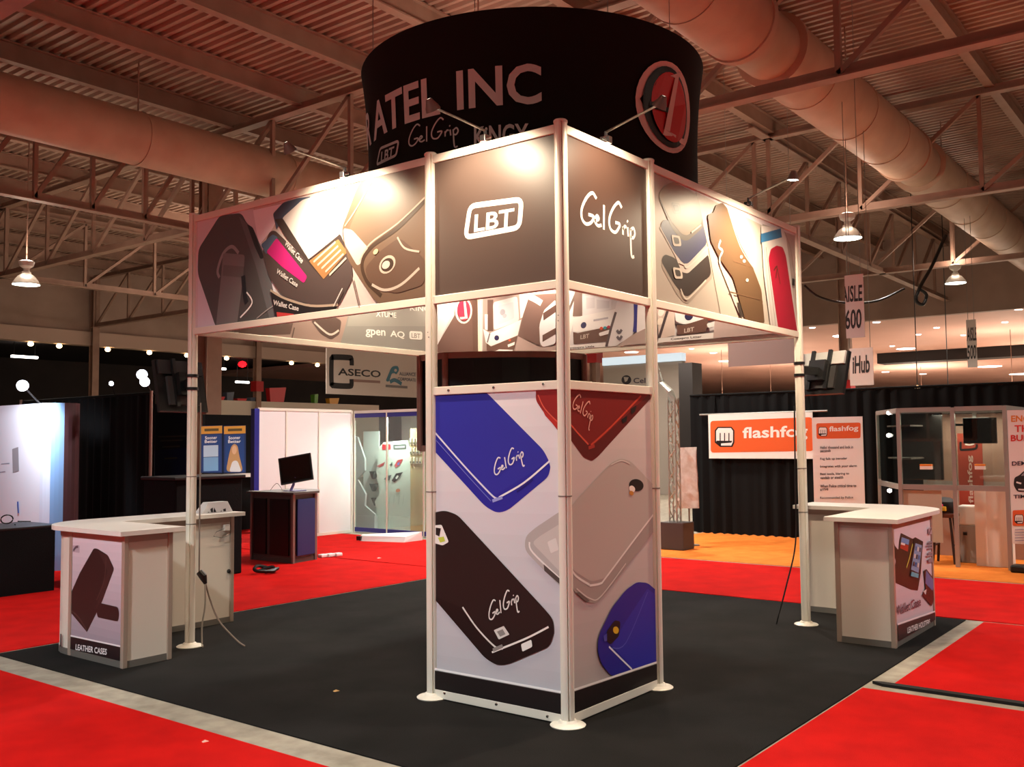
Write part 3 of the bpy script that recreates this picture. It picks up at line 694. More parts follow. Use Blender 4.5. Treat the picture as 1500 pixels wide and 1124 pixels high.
# ------------------------------------------------------------------ round hanging banner over the booth
DC = Vector((2.03, 1.71, 0)); DZ0, DZ1 = 3.45, 4.93
def drum_r(z):
    t = (z-DZ0)/(DZ1-DZ0); return 1.455+.065*max(0, (t-.45)/.55)**2
sign = thing('hanging_banner', 'big round black fabric banner hanging over the booth with white lettering', 'banner', (DC.x, DC.y, DZ0))
prof = [(drum_r(DZ0+(DZ1-DZ0)*i/14), DZ0+(DZ1-DZ0)*i/14) for i in range(15)]
FAB = mat('black_stretch_fabric', '#17110f', .85, bump=(180, .2), spec=.2)
MB().lathe(prof+[(r-.012, z) for r, z in prof[::-1]]+[prof[0]], DC, 96).build('fabric', FAB, sign, smooth=True)
for z in (DZ0+.02, DZ1-.03):
    b = MB(); n = 64; r = drum_r(z)-.03
    b.tube([(DC.x+r*math.cos(i*2*PI/n), DC.y+r*math.sin(i*2*PI/n), z) for i in range(n+1)], .014, 8, False); b.build('ring_tube', ALU, sign, smooth=True)
for t in (60, 150, 240, 330):
    x, y = DC.x+1.46*math.cos(math.radians(t)), DC.y+1.46*math.sin(math.radians(t))
    MB().tube([(x,y,DZ1-.03),(x,y,8.52)], .004, 6).build('hanging_wire', ALU_D, sign)
def drum_at(x, y):
    d = ray(x, y); z = 4.3
    for _ in range(6):
        R = drum_r(min(max(z,DZ0),DZ1)); ox, oy = CAM.x-DC.x, CAM.y-DC.y
        a = d.x*d.x+d.y*d.y; bb = 2*(ox*d.x+oy*d.y); c = ox*ox+oy*oy-R*R; D = max(bb*bb-4*a*c, 0)
        t = (-bb-math.sqrt(D))/(2*a); p = CAM+d*t; z = p.z
    return (math.atan2(p.y-DC.y, p.x-DC.x) % (2*PI), z)
class DrumPrint(Print):
    def __init__(s, zoom): s.zoom = zoom; s.lim = None; s.layer = 0; s.mb = MB(); s.mats = []
    def at(s, p):
        t, z = drum_at(s.zoom[0]+p[0]/s.zoom[2], s.zoom[1]+p[1]/s.zoom[2]); return (t*1.47, z)
    def faces(s, polys, h, rough=.6):
        s._mi(h, rough); s.layer += 1; off = .012+.0015*s.layer
        for f in polys:
            if len(f) < 3: continue
            vs = []
            for a, b in f:
                t = a/1.47; r = drum_r(b)+off; vs.append((DC.x+r*math.cos(t), DC.y+r*math.sin(t), b))
            s.mb.add(vs, [tuple(range(len(vs)))])
        return s
P = DrumPrint((500, 0, 2.679)); LW = '#cbc6c6'
def dtext(st, deg0, deg1, z0, z1, bold=True, h=LW):
    a0, a1 = math.radians(deg0)*1.47, math.radians(deg1)*1.47
    P.faces([[(a0+(a1-a0)*u, z0+(z1-z0)*v) for u, v in f] for f in text_faces(st, bold)], h)
def dg(x): return math.degrees(P.at((x, 430))[0]/1.47)
dtext('ATEL', dg(128), dg(392), 4.205, 4.51); dtext('INC', dg(458), dg(786), 4.205, 4.51); dtext('R', dg(128)-10.5, dg(128)-2.4, 4.205, 4.51)
P.line([(147,648),(160,585),(232,555),(222,612)], .022, LW, closed=True); P.text('LBT', (163,640), (212,618), (166,598), LW, True)
P.gel((272,625), (468,578), (270,500), LW, .012)
dtext('KiNGX', dg(524), dg(735), 3.90, 4.06)
P.build(sign, 'lettering')
P = DrumPrint((500, 0, 2.679))
P.ell((1279,424),(1362,440),(1270,241),'#d9c6c0',32); P.ell((1279,424),(1349,438),(1271,262),'#120d0d',32); P.ell((1288,424),(1345,436),(1282,285),'#b8151b',32)
P.poly([(1283,300),(1325,285),(1318,300),(1282,520),(1335,548),(1350,540),(1335,572),(1255,530),(1262,505),(1302,308)], '#d9c6c0')
P.poly([(1202,400),(1240,405),(1278,428),(1278,446),(1225,432),(1202,416)], '#120d0d')
P.build(sign, 'emblem')

# ------------------------------------------------------------------ dark bowed kiosk ring in the middle of the booth
kc = Vector((1.69, 1.81, 0)); kd = Vector((CAM.x-kc.x, CAM.y-kc.y, 0)).normalized(); kx = Vector((-kd.y, kd.x, 0))
if kx.dot(RT) < 0: kx = -kx
ring = thing('screen_ring', 'ring of black framed panels on a centre post inside the booth', 'kiosk', (kc.x, kc.y, 0))
KP = [(x*.9, y*.9) for x, y in ((-.50,.60),(-.25,.655),(0,.67),(.25,.655),(.50,.60),(.745,.34),(.745,-.34),(.5,-.6),(-.5,-.6),(-.745,-.34),(-.745,.34))]
def KW(p, z): q = kc+kx*p[0]+kd*p[1]; return (q.x, q.y, z)
TAN = mat('tan_metal_frame', '#8f6f60', .5, .2)
kb = MB(); n = len(KP)
kb.add([KW(p, 1.66) for p in KP]+[KW(p, 2.40) for p in KP], [tuple(range(n)), tuple(range(n,2*n))]+[(i,(i+1)%n,n+(i+1)%n,n+i) for i in range(n)])
kb.build('dark_panel', mat('black_gloss_panel', '#0d0a0a', .3), ring)
for z in (2.37, 1.62):
    b = MB(); K2 = [(x*1.03, y*1.03) for x, y in KP]
    b.add([KW(p, z) for p in K2]+[KW(p, z+.05) for p in K2], [tuple(range(n)), tuple(range(n,2*n))]+[(i,(i+1)%n,n+(i+1)%n,n+i) for i in range(n)])
    b.build('frame_rail', TAN, ring)
for i in (0, 4, 5, 6, 7, 8, 9, 10):
    MB().tube([KW((KP[i][0]*1.02,KP[i][1]*1.02), 1.63), KW((KP[i][0]*1.02,KP[i][1]*1.02), 2.41)], .026, 10).build('frame_post', TAN, ring, smooth=True)
MB().tube([(kc.x,kc.y,.0),(kc.x,kc.y,1.64)], .06, 16).build('centre_post', ALU, ring, smooth=True)
MB().lathe([(.34,0),(.34,.012),(.08,.03),(.07,.03)], (kc.x,kc.y,0), 32).build('base_plate', ALU, ring, smooth=True)

# ------------------------------------------------------------------ the two L shaped counters
def arc(cx, cy, r, d0, d1, n=8): return [(cx+r*math.cos(math.radians(d0+(d1-d0)*i/n)), cy+r*math.sin(math.radians(d0+(d1-d0)*i/n))) for i in range(n+1)]
def inset(poly, k):
    n = len(poly); out = []
    ar = sum(poly[i-1][0]*poly[i][1]-poly[i][0]*poly[i-1][1] for i in range(n)); sg = 1 if ar > 0 else -1
    for i in range(n):
        a, b, c = Vector(poly[i-1]), Vector(poly[i]), Vector(poly[(i+1)%n])
        n1 = Vector((-(b-a).y, (b-a).x)).normalized()*sg; n2 = Vector((-(c-b).y, (c-b).x)).normalized()*sg
        m_ = (n1+n2); m_ = m_/max(m_.dot(n1), .2); out.append(tuple(b+m_*k))
    return out
FRAME = mat('counter_frame', '#b3a294', .4, .35)
def counter(label, out, posts_, top, loc):
    root = thing('reception_counter', label, 'counter', loc)
    MB().prism(inset(out, .006), .05, .955).build('side_panels', OFFW, root)
    MB().prism(out, 0.0, .052).build('base_rail', ALU_D, root)
    MB().prism(out, .95, 1.005).build('top_rail', FRAME, root)
    for x, y in posts_: MB().bevbox(x-.02, y-.02, .0, x+.02, y+.02, 1.005, .005).build('frame_post', FRAME, root)
    wt = MB().prism(top, 1.005, 1.04).build('worktop', WHITE, root)
    return root
outL = [(-.77,3.56),(-.77,4.36)]+[(-.77+.0,4.42)]+arc(-.29,4.42,.48,180,90)[1:]+[(.91,4.90),(.91,4.51),(-.37,4.51),(-.37,3.56)]
topL = [(-.84,3.5),(-.84,4.40)]+arc(-.3,4.40,.55,180,90)[1:]+[(1.0,4.95),(1.0,4.44),(-.28,4.44),(-.28,3.5)]
cl = counter('L shaped white counter printed with a leather case, standing beside the black carpet edge', outL, ((-.76,3.57),(-.38,3.57),(-.757,4.36),(.9,4.52),(.9,4.89)), topL, (-.57,4.2,0))
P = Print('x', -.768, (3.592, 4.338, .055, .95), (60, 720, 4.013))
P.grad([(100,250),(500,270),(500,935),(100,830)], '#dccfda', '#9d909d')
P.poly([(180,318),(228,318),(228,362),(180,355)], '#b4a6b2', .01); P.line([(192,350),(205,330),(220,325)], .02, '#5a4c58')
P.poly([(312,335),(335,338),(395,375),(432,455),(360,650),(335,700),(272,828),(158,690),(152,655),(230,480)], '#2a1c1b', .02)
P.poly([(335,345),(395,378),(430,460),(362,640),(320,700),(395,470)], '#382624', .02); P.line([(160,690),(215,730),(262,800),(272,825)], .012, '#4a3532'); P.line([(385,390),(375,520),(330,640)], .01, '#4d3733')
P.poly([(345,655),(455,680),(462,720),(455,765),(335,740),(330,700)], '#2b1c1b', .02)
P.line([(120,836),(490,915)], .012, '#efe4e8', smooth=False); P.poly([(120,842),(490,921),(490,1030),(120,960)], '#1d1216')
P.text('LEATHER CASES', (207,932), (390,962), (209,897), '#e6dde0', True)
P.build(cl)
P = Print('x', -.772, (4.375, 4.5, .055, .95), (60, 720, 4.013))
P.poly([(85,280),(120,240),(122,420),(85,420)], '#e3d9de'); P.poly([(85,418),(122,418),(118,760),(85,770)], '#3b2a86'); P.poly([(85,832),(122,838),(122,960),(85,930)], '#1d1216')
P.build(cl)
outR = [(3.28,-.95),(4.44,-.95)]+arc(4.44,-.45,.5,-90,0)[1:]+[(4.94,.28),(4.54,.28),(4.54,-.49),(3.28,-.49)]
topR = [(3.2,-1.02),(4.44,-1.02)]+arc(4.44,-.46,.56,-90,0)[1:]+[(5.0,.34),(4.46,.34),(4.46,-.42),(3.2,-.42)]
cr = counter('L shaped white counter printed with a wallet case, standing before the orange carpet', outR, ((3.29,-.94),(3.29,-.5),(4.46,-.94),(4.55,.27)), topR, (3.9,-.7,0))
P = Print('y', -.948, (3.31, 4.44, .055, .95), (1120, 700, 4.015))
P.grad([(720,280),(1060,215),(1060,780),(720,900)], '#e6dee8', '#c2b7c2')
P.poly([(745,345),(755,350),(765,400),(785,425),(790,370),(800,325),(870,360),(885,350),(930,375),(918,560),(900,665),(860,660),(770,620),(755,580),(770,490),(755,440)], '#33201c', .015)
P.poly([(800,330),(860,355),(845,440),(790,415)], '#3a302c', .005); P.poly([(805,350),(850,365),(845,395),(800,380)], '#6f9fd8'); P.poly([(800,385),(844,398),(840,435),(795,415)], '#b03a2c'); P.poly([(800,380),(825,388),(822,400),(798,392)], '#e9e4e0')
P.line([(868,390),(850,470),(832,530)], .018, '#c9cf5a', smooth=False)
P.poly([(878,355),(930,375),(905,610),(850,585)], '#1c1a1e', .02); P.poly([(884,385),(922,398),(902,560),(858,540)], '#7fa2cc')
for k in range(3):
    for j in range(3): P.poly([(884-7*k+12*j,402+45*k+4*j),(892-7*k+12*j,405+45*k+4*j),(889-7*k+12*j,430+45*k+4*j),(881-7*k+12*j,427+45*k+4*j)], ('#3f6cae','#d9d3cc','#4a4448')[(k+j)%3])
P.poly([(858,552),(900,566),(897,590),(853,578)], '#5ab0c8')
P.poly([(930,545),(945,537),(1000,610),(992,640),(1005,680),(975,755),(920,690),(940,650)], '#3a2420', .01); P.poly([(943,545),(995,615),(980,665),(938,620)], '#5b6fa8', .005); P.poly([(925,668),(945,655),(940,690)], '#d8cfd0')
P.text('Wallet Case', (765,812), (912,752), (762,755), '#5c4650', True)
P.poly([(955,295),(978,290),(978,330),(955,335)], '#b7abb7', .01); P.line([(960,330),(968,305),(975,298)], .02, '#5a4c58')
for y in (378,395,412,440,455,478,490): P.line([(945 if y % 2 else 952,y+4),(990,y-4)], .018, '#8f8390', smooth=False)
P.line([(745,870),(1050,765)], .014, '#efe6ea', smooth=False); P.poly([(740,880),(1060,770),(1060,870),(740,975)], '#2a171b')
P.text('LEATHER HOLSTERS', (828,915), (962,862), (826,880), '#e6dde0', True)
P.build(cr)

# things on and around the left counter
sg = thing('tabletop_sign', 'small white cut out sign with dark marks on the leather cases counter', 'sign', (.72,4.66,1.04))
q0, q1 = on_y(296,755,4.6), on_y(341,753,4.6)
b = MB(); zb = 1.0415
b.add([(q0.x,4.6,zb),(q1.x,4.6,zb),(q1.x-.06,4.6,zb+.1),(q0.x+.07,4.6,zb+.1),(q0.x,4.72,zb),(q1.x,4.72,zb),(q1.x-.06,4.69,zb+.1),(q0.x+.07,4.69,zb+.1)],
      [(0,1,2,3),(4,7,6,5),(0,3,7,4),(1,5,6,2),(3,2,6,7),(0,4,5,1)]); b.build('card', mat('white_card', '#f0eeec', .5), sg)
P = Print('y', 4.5995, (-9, 9, 1.047, 1.138), (60, 720, 4.013))
for pts in ([(995,105),(1010,95),(1012,130),(1003,132)], [(1018,95),(1030,120),(1022,134),(1012,125)], [(1048,128),(1060,112),(1066,132)], [(1075,130),(1070,105),(1085,100),(1088,132)], [(1096,128),(1104,112),(1112,132)], [(968,132),(985,120),(990,132)]):
    P.poly(pts, '#222022')
P.build(sg)
oc = thing('power_outlet', 'small white outlet with a looped wire on the inner counter side', 'outlet', (.72,4.505,.86))
p = on_y(330, 773, 4.51); MB().bevbox(p.x-.03, 4.475, p.z-.03, p.x+.03, 4.512, p.z+.03, .005).build('outlet_box', WHITE, oc)
MB().tube([(p.x-.03,4.49,p.z-.01),(p.x-.12,4.48,p.z-.03),(p.x-.15,4.48,p.z-.07),(p.x-.06,4.48,p.z-.09),(p.x+.04,4.48,p.z-.06)], .004, 6).build('wire', ALU_D, oc)
p = on_y(335, 837, 4.51); tag(MB().lathe([(.018,0),(.02,.01),(.012,.025),(0,.03)], M=Matrix.Translation((p.x,4.516,p.z)) @ Matrix.Rotation(PI/2, 4, 'X'), n=14).build('counter_lock', BLACKP, loc=(p.x,4.516,p.z)), 'small black lock on the inner counter side', 'lock')
def cord(name, label, pts, r, m, group=None):
    P_ = [Vector(p) for p in pts]; s_ = []
    for i in range(len(P_)-1):
        a, b_, c, d = P_[max(i-1,0)], P_[i], P_[i+1], P_[min(i+2,len(P_)-1)]
        for j in range(6):
            t = j/6; s_.append(.5*((2*b_)+(c-a)*t+(2*a-5*b_+4*c-d)*t*t+(3*b_-a-3*c+d)*t**3))
    s_.append(P_[-1]); return tag(MB().tube(s_, r, 7).build(name, m, loc=pts[0], smooth=True), label, 'cord', group)
g = Vector((0, S, 0))
pc = thing('power_plug', 'black plug on a cord beside the post by the leather cases counter', 'plug', (.06,S-.06,.5))
MB().tube([(.05,S-.05,.62),(.07,S-.08,.58),(.08,S-.1,.52)], [.028,.034,.014], 10).build('plug_body', BLACKP, pc, smooth=True)
MB().tube([(.05,S-.05,2.05),(.052,S-.048,1.4),(.05,S-.05,.62)], .006, 6).build('upper_cord', ALU_D, pc)
cord('extension_cord', 'pale brown cord running from the plug down to the black carpet', [(.08,S-.1,.52),(.10,S-.13,.40),(.14,S-.2,.22),(.22,S-.33,.06),(.26,S-.40,.006)], .007, mat('tan_cord', '#6a5548', .6))
cord('extension_cord', 'grey cord hanging straight down along the post by the leather cases counter', [(.065,S-.115,.52),(.06,S-.125,.35),(.06,S-.085,.18),(.05,S-.1,.03),(.04,S-.13,.006)], .007, mat('grey_cord', '#a19a90', .6))
cord('extension_cord', 'black cord slanting from the post by the wallet case counter to the carpet', [(S-.03,.045,2.0),(S-.045,.05,1.3),(S-.05,.06,.75),(S-.1,.14,.35),(S-.16,.22,.006)], .007, BLACKP)

# monitors on the outer posts
def post_tv(label, pxc, dist, yaw, tilt, wd, ht, post_xy, top='#d8dad8'):
    c = CAM+ray(*pxc)*dist
    root = thing('wall_monitor', label, 'monitor', tuple(c))
    M_ = Matrix.Translation(c) @ Matrix.Rotation(yaw, 4, 'Z') @ Matrix.Rotation(tilt, 4, 'X')
    MB().obox(M_, -wd/2, -.02, -ht/2, wd/2, .02, ht/2).build('screen_body', BLACKP, root)
    MB().obox(M_, -wd/2+.015, .021, -ht/2+.015, wd/2-.015, .023, ht/2-.015).build('screen', mat('screen_glass', '#050506', .1), root)
    MB().obox(M_, -wd/2+.02, -.045, ht/2-.13, wd/2-.02, -.02, ht/2-.005).build('rear_cover', mat('monitor_back_'+top[1:], top, .4), root)
    MB().obox(M_, -wd*.32, -.05, -ht*.38, wd*.32, -.02, ht/2-.15).build('rear_box', mat('monitor_rear', '#3b3a3a', .45), root)
    for sx in (-.22, .14): MB().obox(M_, wd*sx, -.075, -ht*.42, wd*sx+.035, -.05, ht/2+.005).build('mount_strap', BLACKP, root)
    a = M_ @ Vector((0,-.07,0)); b_ = Vector((post_xy[0], post_xy[1], a.z))
    MB().obox(M_, -.09, -.12, -.1, .09, -.07, .1).build('mount_plate', BLACKP, root)
    MB().bar(a, b_, .05, .07).build('mount_arm', BLACKP, root)
    for dz in (-.06, .05): MB().lathe([(.042,0),(.05,0),(.05,.025),(.042,.025),(.042,0)], (b_.x,b_.y,a.z+dz), 20).build('mount_band', BLACKP, root)
    return root
post_tv('black monitor with lit upper back painted pale, strapped to the post by the wallet case counter', (1206,548), 9.2, math.radians(-106), math.radians(-17), .52, .42, (S, 0))  # pale upper back has the light painted into its colour
post_tv('dark monitor seen edge on, strapped to the post by the leather cases counter', (264,567), 8.5, math.radians(4), math.radians(-12), .5, .46, (0, S), '#2a2a2b')

# ------------------------------------------------------------------ left neighbours
def drape(label, axis, c, a0, a1, z1, z0=0.0, fold=.2, amp=.017, group=None, pole=True):
    mid = (c, (a0+a1)/2, 0) if axis == 'x' else ((a0+a1)/2, c, 0)
    root = thing('pipe_and_drape', label, 'drape', mid, group); n = int(abs(a1-a0)/fold*6); vs = []; fs = []
    for i in range(n+1):
        a = a0+(a1-a0)*i/n; o_ = amp*math.sin(i*2*PI/6+.6*math.sin(i*.37))+.015*math.sin(i*.9)
        for z, k in ((z0+.01*math.sin(i*1.3)+.012, 1.25), (z1*.5, 1.0), (z1-.02, .5)):
            vs.append((c+o_*k, a, z) if axis == 'x' else (a, c+o_*k, z))
    for i in range(n):
        for k in range(2): fs.append((i*3+k, (i+1)*3+k, (i+1)*3+k+1, i*3+k+1))
    MB().add(vs, fs).build('cloth', CURT, root, smooth=True)
    def W(a, z, o_=.0): return (c+o_, a, z) if axis == 'x' else (a, c+o_, z)
    MB().tube([W(a0, z1), W(a1, z1)], .02, 8).build('cross_bar', CURT, root)
    if pole:
        for a in (a0, a1):
            MB().tube([W(a, 0, -.06), W(a, z1+.03, -.06)], .022, 10).build('upright', mat('drape_pole', '#9a7b70', .5, .4), root)
    return root
drape('black pipe and drape wall behind the blue ended display wall', 'x', 2.9, 9.05, 12.9, 2.43)
t = thing('draped_table', 'low table under a black cloth before the white and blue display wall', 'table', (-.4,8.3,0))
MB().prism([(-1.9,7.95),(.92,7.93),(.97,8.75),(-1.9,8.75)], .0, .74).build('table_cloth', CURT, t)
MB().bevbox(-1.92,7.93,.735,.98,8.77,.765,.008).build('table_top', mat('black_table_top', '#141414', .5), t)
b = MB()
for cx_ in (.08, .28):
    c0 = on_y(10 if cx_ < .2 else -12, 766, 8.3)
    b.tube([(c0.x+.07*math.cos(i*PI/8), 8.3, .84+.05*math.sin(i*PI/8)) for i in range(17)], .008, 6, False)
b.tube([on_y(26, 764, 8.3), on_y(45, 764, 8.3)], .008, 6)
b.tube([on_y(22, 768, 8.3), tuple(on_y(22, 768, 8.3)[:2])+(.765,)], .008, 6)
# black wire rings standing on the table
tag(b.build('wire_stand', BLACKP, loc=(.05,8.3,.765)), 'black wire rings standing on the black draped table', 'stand')
pw = thing('display_wall', 'white pop up display wall with a rounded blue end and a brown reflection painted on it', 'display wall', (1.75,10.8,0))
MB().box(1.70, 9.9, .0, 1.80, 13.4, 2.28).build('graphic_panel', mat('white_graphic', '#d9dce4', .5), pw)
segs = [('#cdd6e6',), ('#7fa6d2',), ('#4a2f33',), ('#5a3a3c',), ('#c9cfd8',)]  # dark brown stripes are a reflection painted into the end panels
for i, (c_,) in enumerate(segs):
    a0, a1 = 180+i*36, 180+(i+1)*36; pts = [(1.95+.25*math.cos(math.radians(a0+(a1-a0)*k/3)), 9.9+.32*math.sin(math.radians(a0+(a1-a0)*k/3))) for k in range(4)]
    pts = pts+[(1.95+(x-1.95)*.93, 9.9+(y-9.9)*.93) for x, y in pts[::-1]]
    MB().prism(pts, 0, 2.28).build('end_panel', ink(c_), pw)
P = Print('x', 1.699, None, (0, 0, 1))
P.line([(2,680),(14,679)], .012, '#8a93a5'); P.line([(0,692),(8,691)], .012, '#8a93a5'); P.poly([(18,658),(27,655),(28,690),(19,693)], '#8f8d92', .01)
P.build(pw)
P = Print('x', 1.69, None, (0, 0, 1)); P.line([(26,735),(27,752)], .04, '#3c5fb0', smooth=False); P.build(pw)
def spotlamp(label, pxc, dist, r, group=None, foot=None):
    c = CAM+ray(*pxc)*dist; root = thing('spot_lamp', label, 'lamp', tuple(c), group); d = (CAM-c).normalized()
    q = d.to_track_quat('-Z', 'Y').to_matrix().to_4x4(); q.translation = c
    MB().lathe([(.0,.16),(r*.6,.15),(r,.0),(r*1.05,-.02),(r*.95,-.02)], M=q, n=16).build('lamp_head', BLACKP, root, smooth=True)
    MB().lathe([(0,-.005),(r*.95,-.005),(r*.95,-.012),(0,-.012)], M=q, n=16).build('lens', mat('cool_lamp', '#e6ecff', .4, emit=12), root)
    if foot: MB().tube([c, foot], .012, 6).build('lamp_arm', BLACKP, root)
    return root
sl_ = spotlamp('round cool white spot lamp standing on the white and blue display wall', (33,565), 13.0, .075, foot=(1.76,10.05,2.275))
lamp('SPOT', 'lamp_light', tuple(CAM+ray(33,565)*12.6), 260, (.85,.9,1), sl_, (1.7,10.9,1.1), spot_size=math.radians(110), spot_blend=.8, shadow_soft_size=.08)
tw = spotlamp('pair of cool white spot lamps on one arm above the black drape end', (208,549), 13.42, .075, foot=(2.86,9.08,2.43))
c_ = CAM+ray(212,559.5)*13.36; q_ = (CAM-c_).normalized().to_track_quat('-Z','Y').to_matrix().to_4x4(); q_.translation = c_
MB().lathe([(.0,.16),(.04,.15),(.07,.0),(.073,-.02),(.066,-.02)], M=q_, n=16).build('lamp_head', BLACKP, tw, smooth=True); MB().lathe([(0,-.005),(.066,-.005),(.066,-.012),(0,-.012)], M=q_, n=16).build('lens', mat('cool_lamp', '#e6ecff', .4, emit=12), tw)
spotlamp('small cool white lamp tilted on the black drape wall', (163,562), 14.2, .035, foot=(2.9,10.1,2.43))
nb = thing('banner_stand', 'dark blue banner wall behind the black pole and monitor', 'banner', (3.5,8.7,0))
a0, a1 = on_x(284, 640, 3.5).y, on_x(222, 640, 3.5).y
MB().box(3.48, a0, .0, 3.52, a1, 2.42).build('banner_panel', mat('navy_print', '#0c1226', .5), nb)
P = Print('x', 3.479, None, (0, 0, 1))
P.poly([(226,590),(283,590),(283,735),(226,735)], '#0c1530'); P.poly([(226,660),(283,655),(283,735),(226,735)], '#12255c')
for k, y in enumerate((640,646,655,672)): P.line([(232+3*k,y),(272-4*k,y-1)], .02, '#5a5a52', smooth=False)
P.poly([(226,576),(240,576),(240,592),(226,592)], '#8c8478'); P.build(nb)
bt = thing('draped_bar', 'tall narrow bar under a black cloth beside the grey kiosk', 'bar', (2.4,7.65,0))
MB().bevbox(2.1, 7.3, .0, 3.1, 8.0, 1.26, .02).build('bar_cloth', CURT, bt); MB().bevbox(2.07, 7.27, 1.25, 3.13, 8.03, 1.29, .008).build('bar_top', mat('black_table_top', '#141414', .5), bt)
cord('cable_heap', 'dark cable heap lying on the red carpet beside the black draped bar', [(3.2,7.1,.026),(3.35,7.0,.075),(3.3,6.9,.034),(3.1,7.02,.055),(3.22,7.12,.095),(3.4,7.05,.042),(3.38,6.92,.056),(3.2,6.95,.026)], .022, BLACKP)
pb = thing('poster_wall', 'black backdrop with two blue and yellow posters behind the draped bar', 'display wall', (5.6,12.6,0))
x0, x1 = on_y(300, 640, 12.6).x, on_y(374, 640, 12.6).x
MB().box(x0, 12.6, 0, x1, 12.68, on_y(340, 608, 12.6).z).build('backdrop', CURT, pb)
MB().box(x0, 12.3, on_y(340,700,12.3).z, x1, 12.6, on_y(340,695,12.3).z).build('shelf', WHITE, pb)
P = Print('y', 12.598, None, (260, 480, 6.244))
for dx in (0, -215):
    P.poly([(420+dx,900),(625+dx,895),(625+dx,1330),(420+dx,1330)], '#0f2a63'); P.poly([(425+dx,905),(622+dx,898),(622+dx,968),(425+dx,975)], '#e0a23c')
    P.poly([(435+dx,985),(610+dx,980),(610+dx,1320),(435+dx,1325)], '#123f86')
    P.line([(460+dx,938),(590+dx,934)], .05, '#5c4a22', smooth=False)
    P.text('Sooner', (465+dx,1025), (575+dx,1020), (465+dx,995), '#f0f2f6', True); P.text('Better', (462+dx,1058), (578+dx,1054), (462+dx,1030), '#f0f2f6', True)
P.poly([(470,1160),(490,1085),(520,1060),(550,1085),(560,1160),(600,1320),(440,1320)], '#c99a68', .1); P.ell((518,1120),(540,1118),(518,1080),'#e3b894'); P.poly([(470,1320),(500,1220),(545,1215),(585,1320)], '#e6e6ea', .06)
P.poly([(235,1080),(370,1075),(370,1180),(235,1185)], '#bcd6ee'); P.poly([(235,1190),(370,1185),(370,1310),(235,1315)], '#7fb0de')
P.build(pb)
# white wall panels
ww = thing('panel_wall', 'white three panel wall with a blue end post behind the grey kiosk', 'display wall', (6.8,10.35,0))
xs = [on_y(x, 700, 10.35).x for x in (376, 418, 466, 514)]
for i in range(3): MB().box(xs[i]+.012, 10.34, .05, xs[i+1]-.012, 10.36, 2.28).build('panel', mat('white_wall_panel', '#e6e4e6', .5), ww)
for x in xs[1:]: MB().box(x-.015, 10.32, 0, x+.015, 10.38, 2.3).build('panel_post', ALU, ww)
MB().box(xs[0]-.09, 10.3, 0, xs[0]+.012, 10.4, 2.3).build('end_post', mat('blue_end_post', '#1d1f86', .5), ww)
for z in (.0, 2.27): MB().box(xs[0], 10.325, z, xs[3], 10.375, z+.05).build('panel_rail', ALU, ww)
gc = thing('glass_showcase', 'tall glass showcase with purple trim and product boards beside the white panel wall', 'showcase', (8.4,9.4,0))
GX = xs[3]+.05; gy = [10.3, on_x(567, 700, GX).y, on_x(621, 700, GX).y, on_x(621,700,GX).y-.75]
for y in gy: MB().box(GX-.015, y-.015, 0, GX+.015, y+.015, 2.3).build('showcase_post', ALU, gc)
PURP = mat('purple_trim', '#2a2a86', .5)
for i in range(3):
    MB().box(GX-.003, gy[i+1]+.015, .1, GX+.003, gy[i]-.015, 2.18).build('glass_pane', GLASS, gc)
    MB().box(GX-.012, gy[i+1]+.015, 2.17, GX+.012, gy[i]-.015, 2.25).build('top_band', PURP, gc)
    MB().box(GX-.012, gy[i+1]+.015, .02, GX+.012, gy[i]-.015, .1).build('bottom_band', PURP, gc)
MB().box(GX-.02, gy[3], 2.25, GX+.02, gy[0], 2.3).build('top_rail', WHITE, gc)
MB().box(GX, gy[3], 0, GX+1.3, gy[0], .015).build('showcase_floor', WHITE, gc); MB().box(GX+1.28, gy[3], 0, GX+1.3, gy[0], 2.3).build('back_wall', mat('showcase_back', '#7d7671', .6), gc)
lamp('AREA', 'showcase_light', (GX+.1, (gy[0]+gy[2])/2, 2.16), 60, (1,.97,.9), gc, (GX+.3, (gy[0]+gy[2])/2, .9), size=.14)
def disp(label, name, px0, px1, xx, m, th=.03, pr=None, cat='display board', z0=None):
    a, b_ = on_x(px0[0], px0[1], xx), on_x(px1[0], px1[1], xx)
    y0, y1 = min(a.y, b_.y), max(a.y, b_.y); zt = max(a.z, b_.z); zb = z0 if z0 is not None else min(a.z, b_.z)
    return MB().bevbox(xx, y0, zb, xx+th, y1, zt, min(.01, th/3))
db = thing('display_board', 'white wavy product board with red and black marks inside the glass showcase', 'display board', (GX+.35,9.3,.02))
W_ = [on_x(x, y, GX+.3) for x, y in ((551,690),(556,655),(562,648),(597,645),(601,660),(601,757),(553,757),(549,735),(556,722))]
MB().add([(p.x,p.y,p.z) for p in W_]+[(p.x+.04,p.y,p.z) for p in W_], [tuple(range(9)), tuple(range(9,18))]+[(i,(i+1)%9,9+(i+1)%9,9+i) for i in range(9)]).build('board', mat('pale_green_board', '#c9d4cb', .5), db)
MB().box(GX+.29, min(p.y for p in W_), .015, GX+.44, max(p.y for p in W_), min(p.z for p in W_)+.02).build('board_base', mat('pale_green_board', '#c9d4cb', .5), db)
P = Print('x', GX+.298, None, (500, 570, 4.683))
P.poly([(280,380),(340,378),(340,415),(280,420)], '#c02734'); P.poly([(355,382),(445,378),(445,412),(358,416)], '#4f5654'); P.line([(370,400),(435,396)], .02, '#c9d4cb', smooth=False)
P.poly([(240,530),(300,500),(290,525),(262,538)], '#b8323a'); P.poly([(365,525),(385,488),(425,480),(400,525),(375,540)], '#b8323a'); P.poly([(385,510),(402,500),(398,522),(385,524)], '#3b57a8'); P.poly([(330,525),(350,500),(352,525)], '#2d4744')
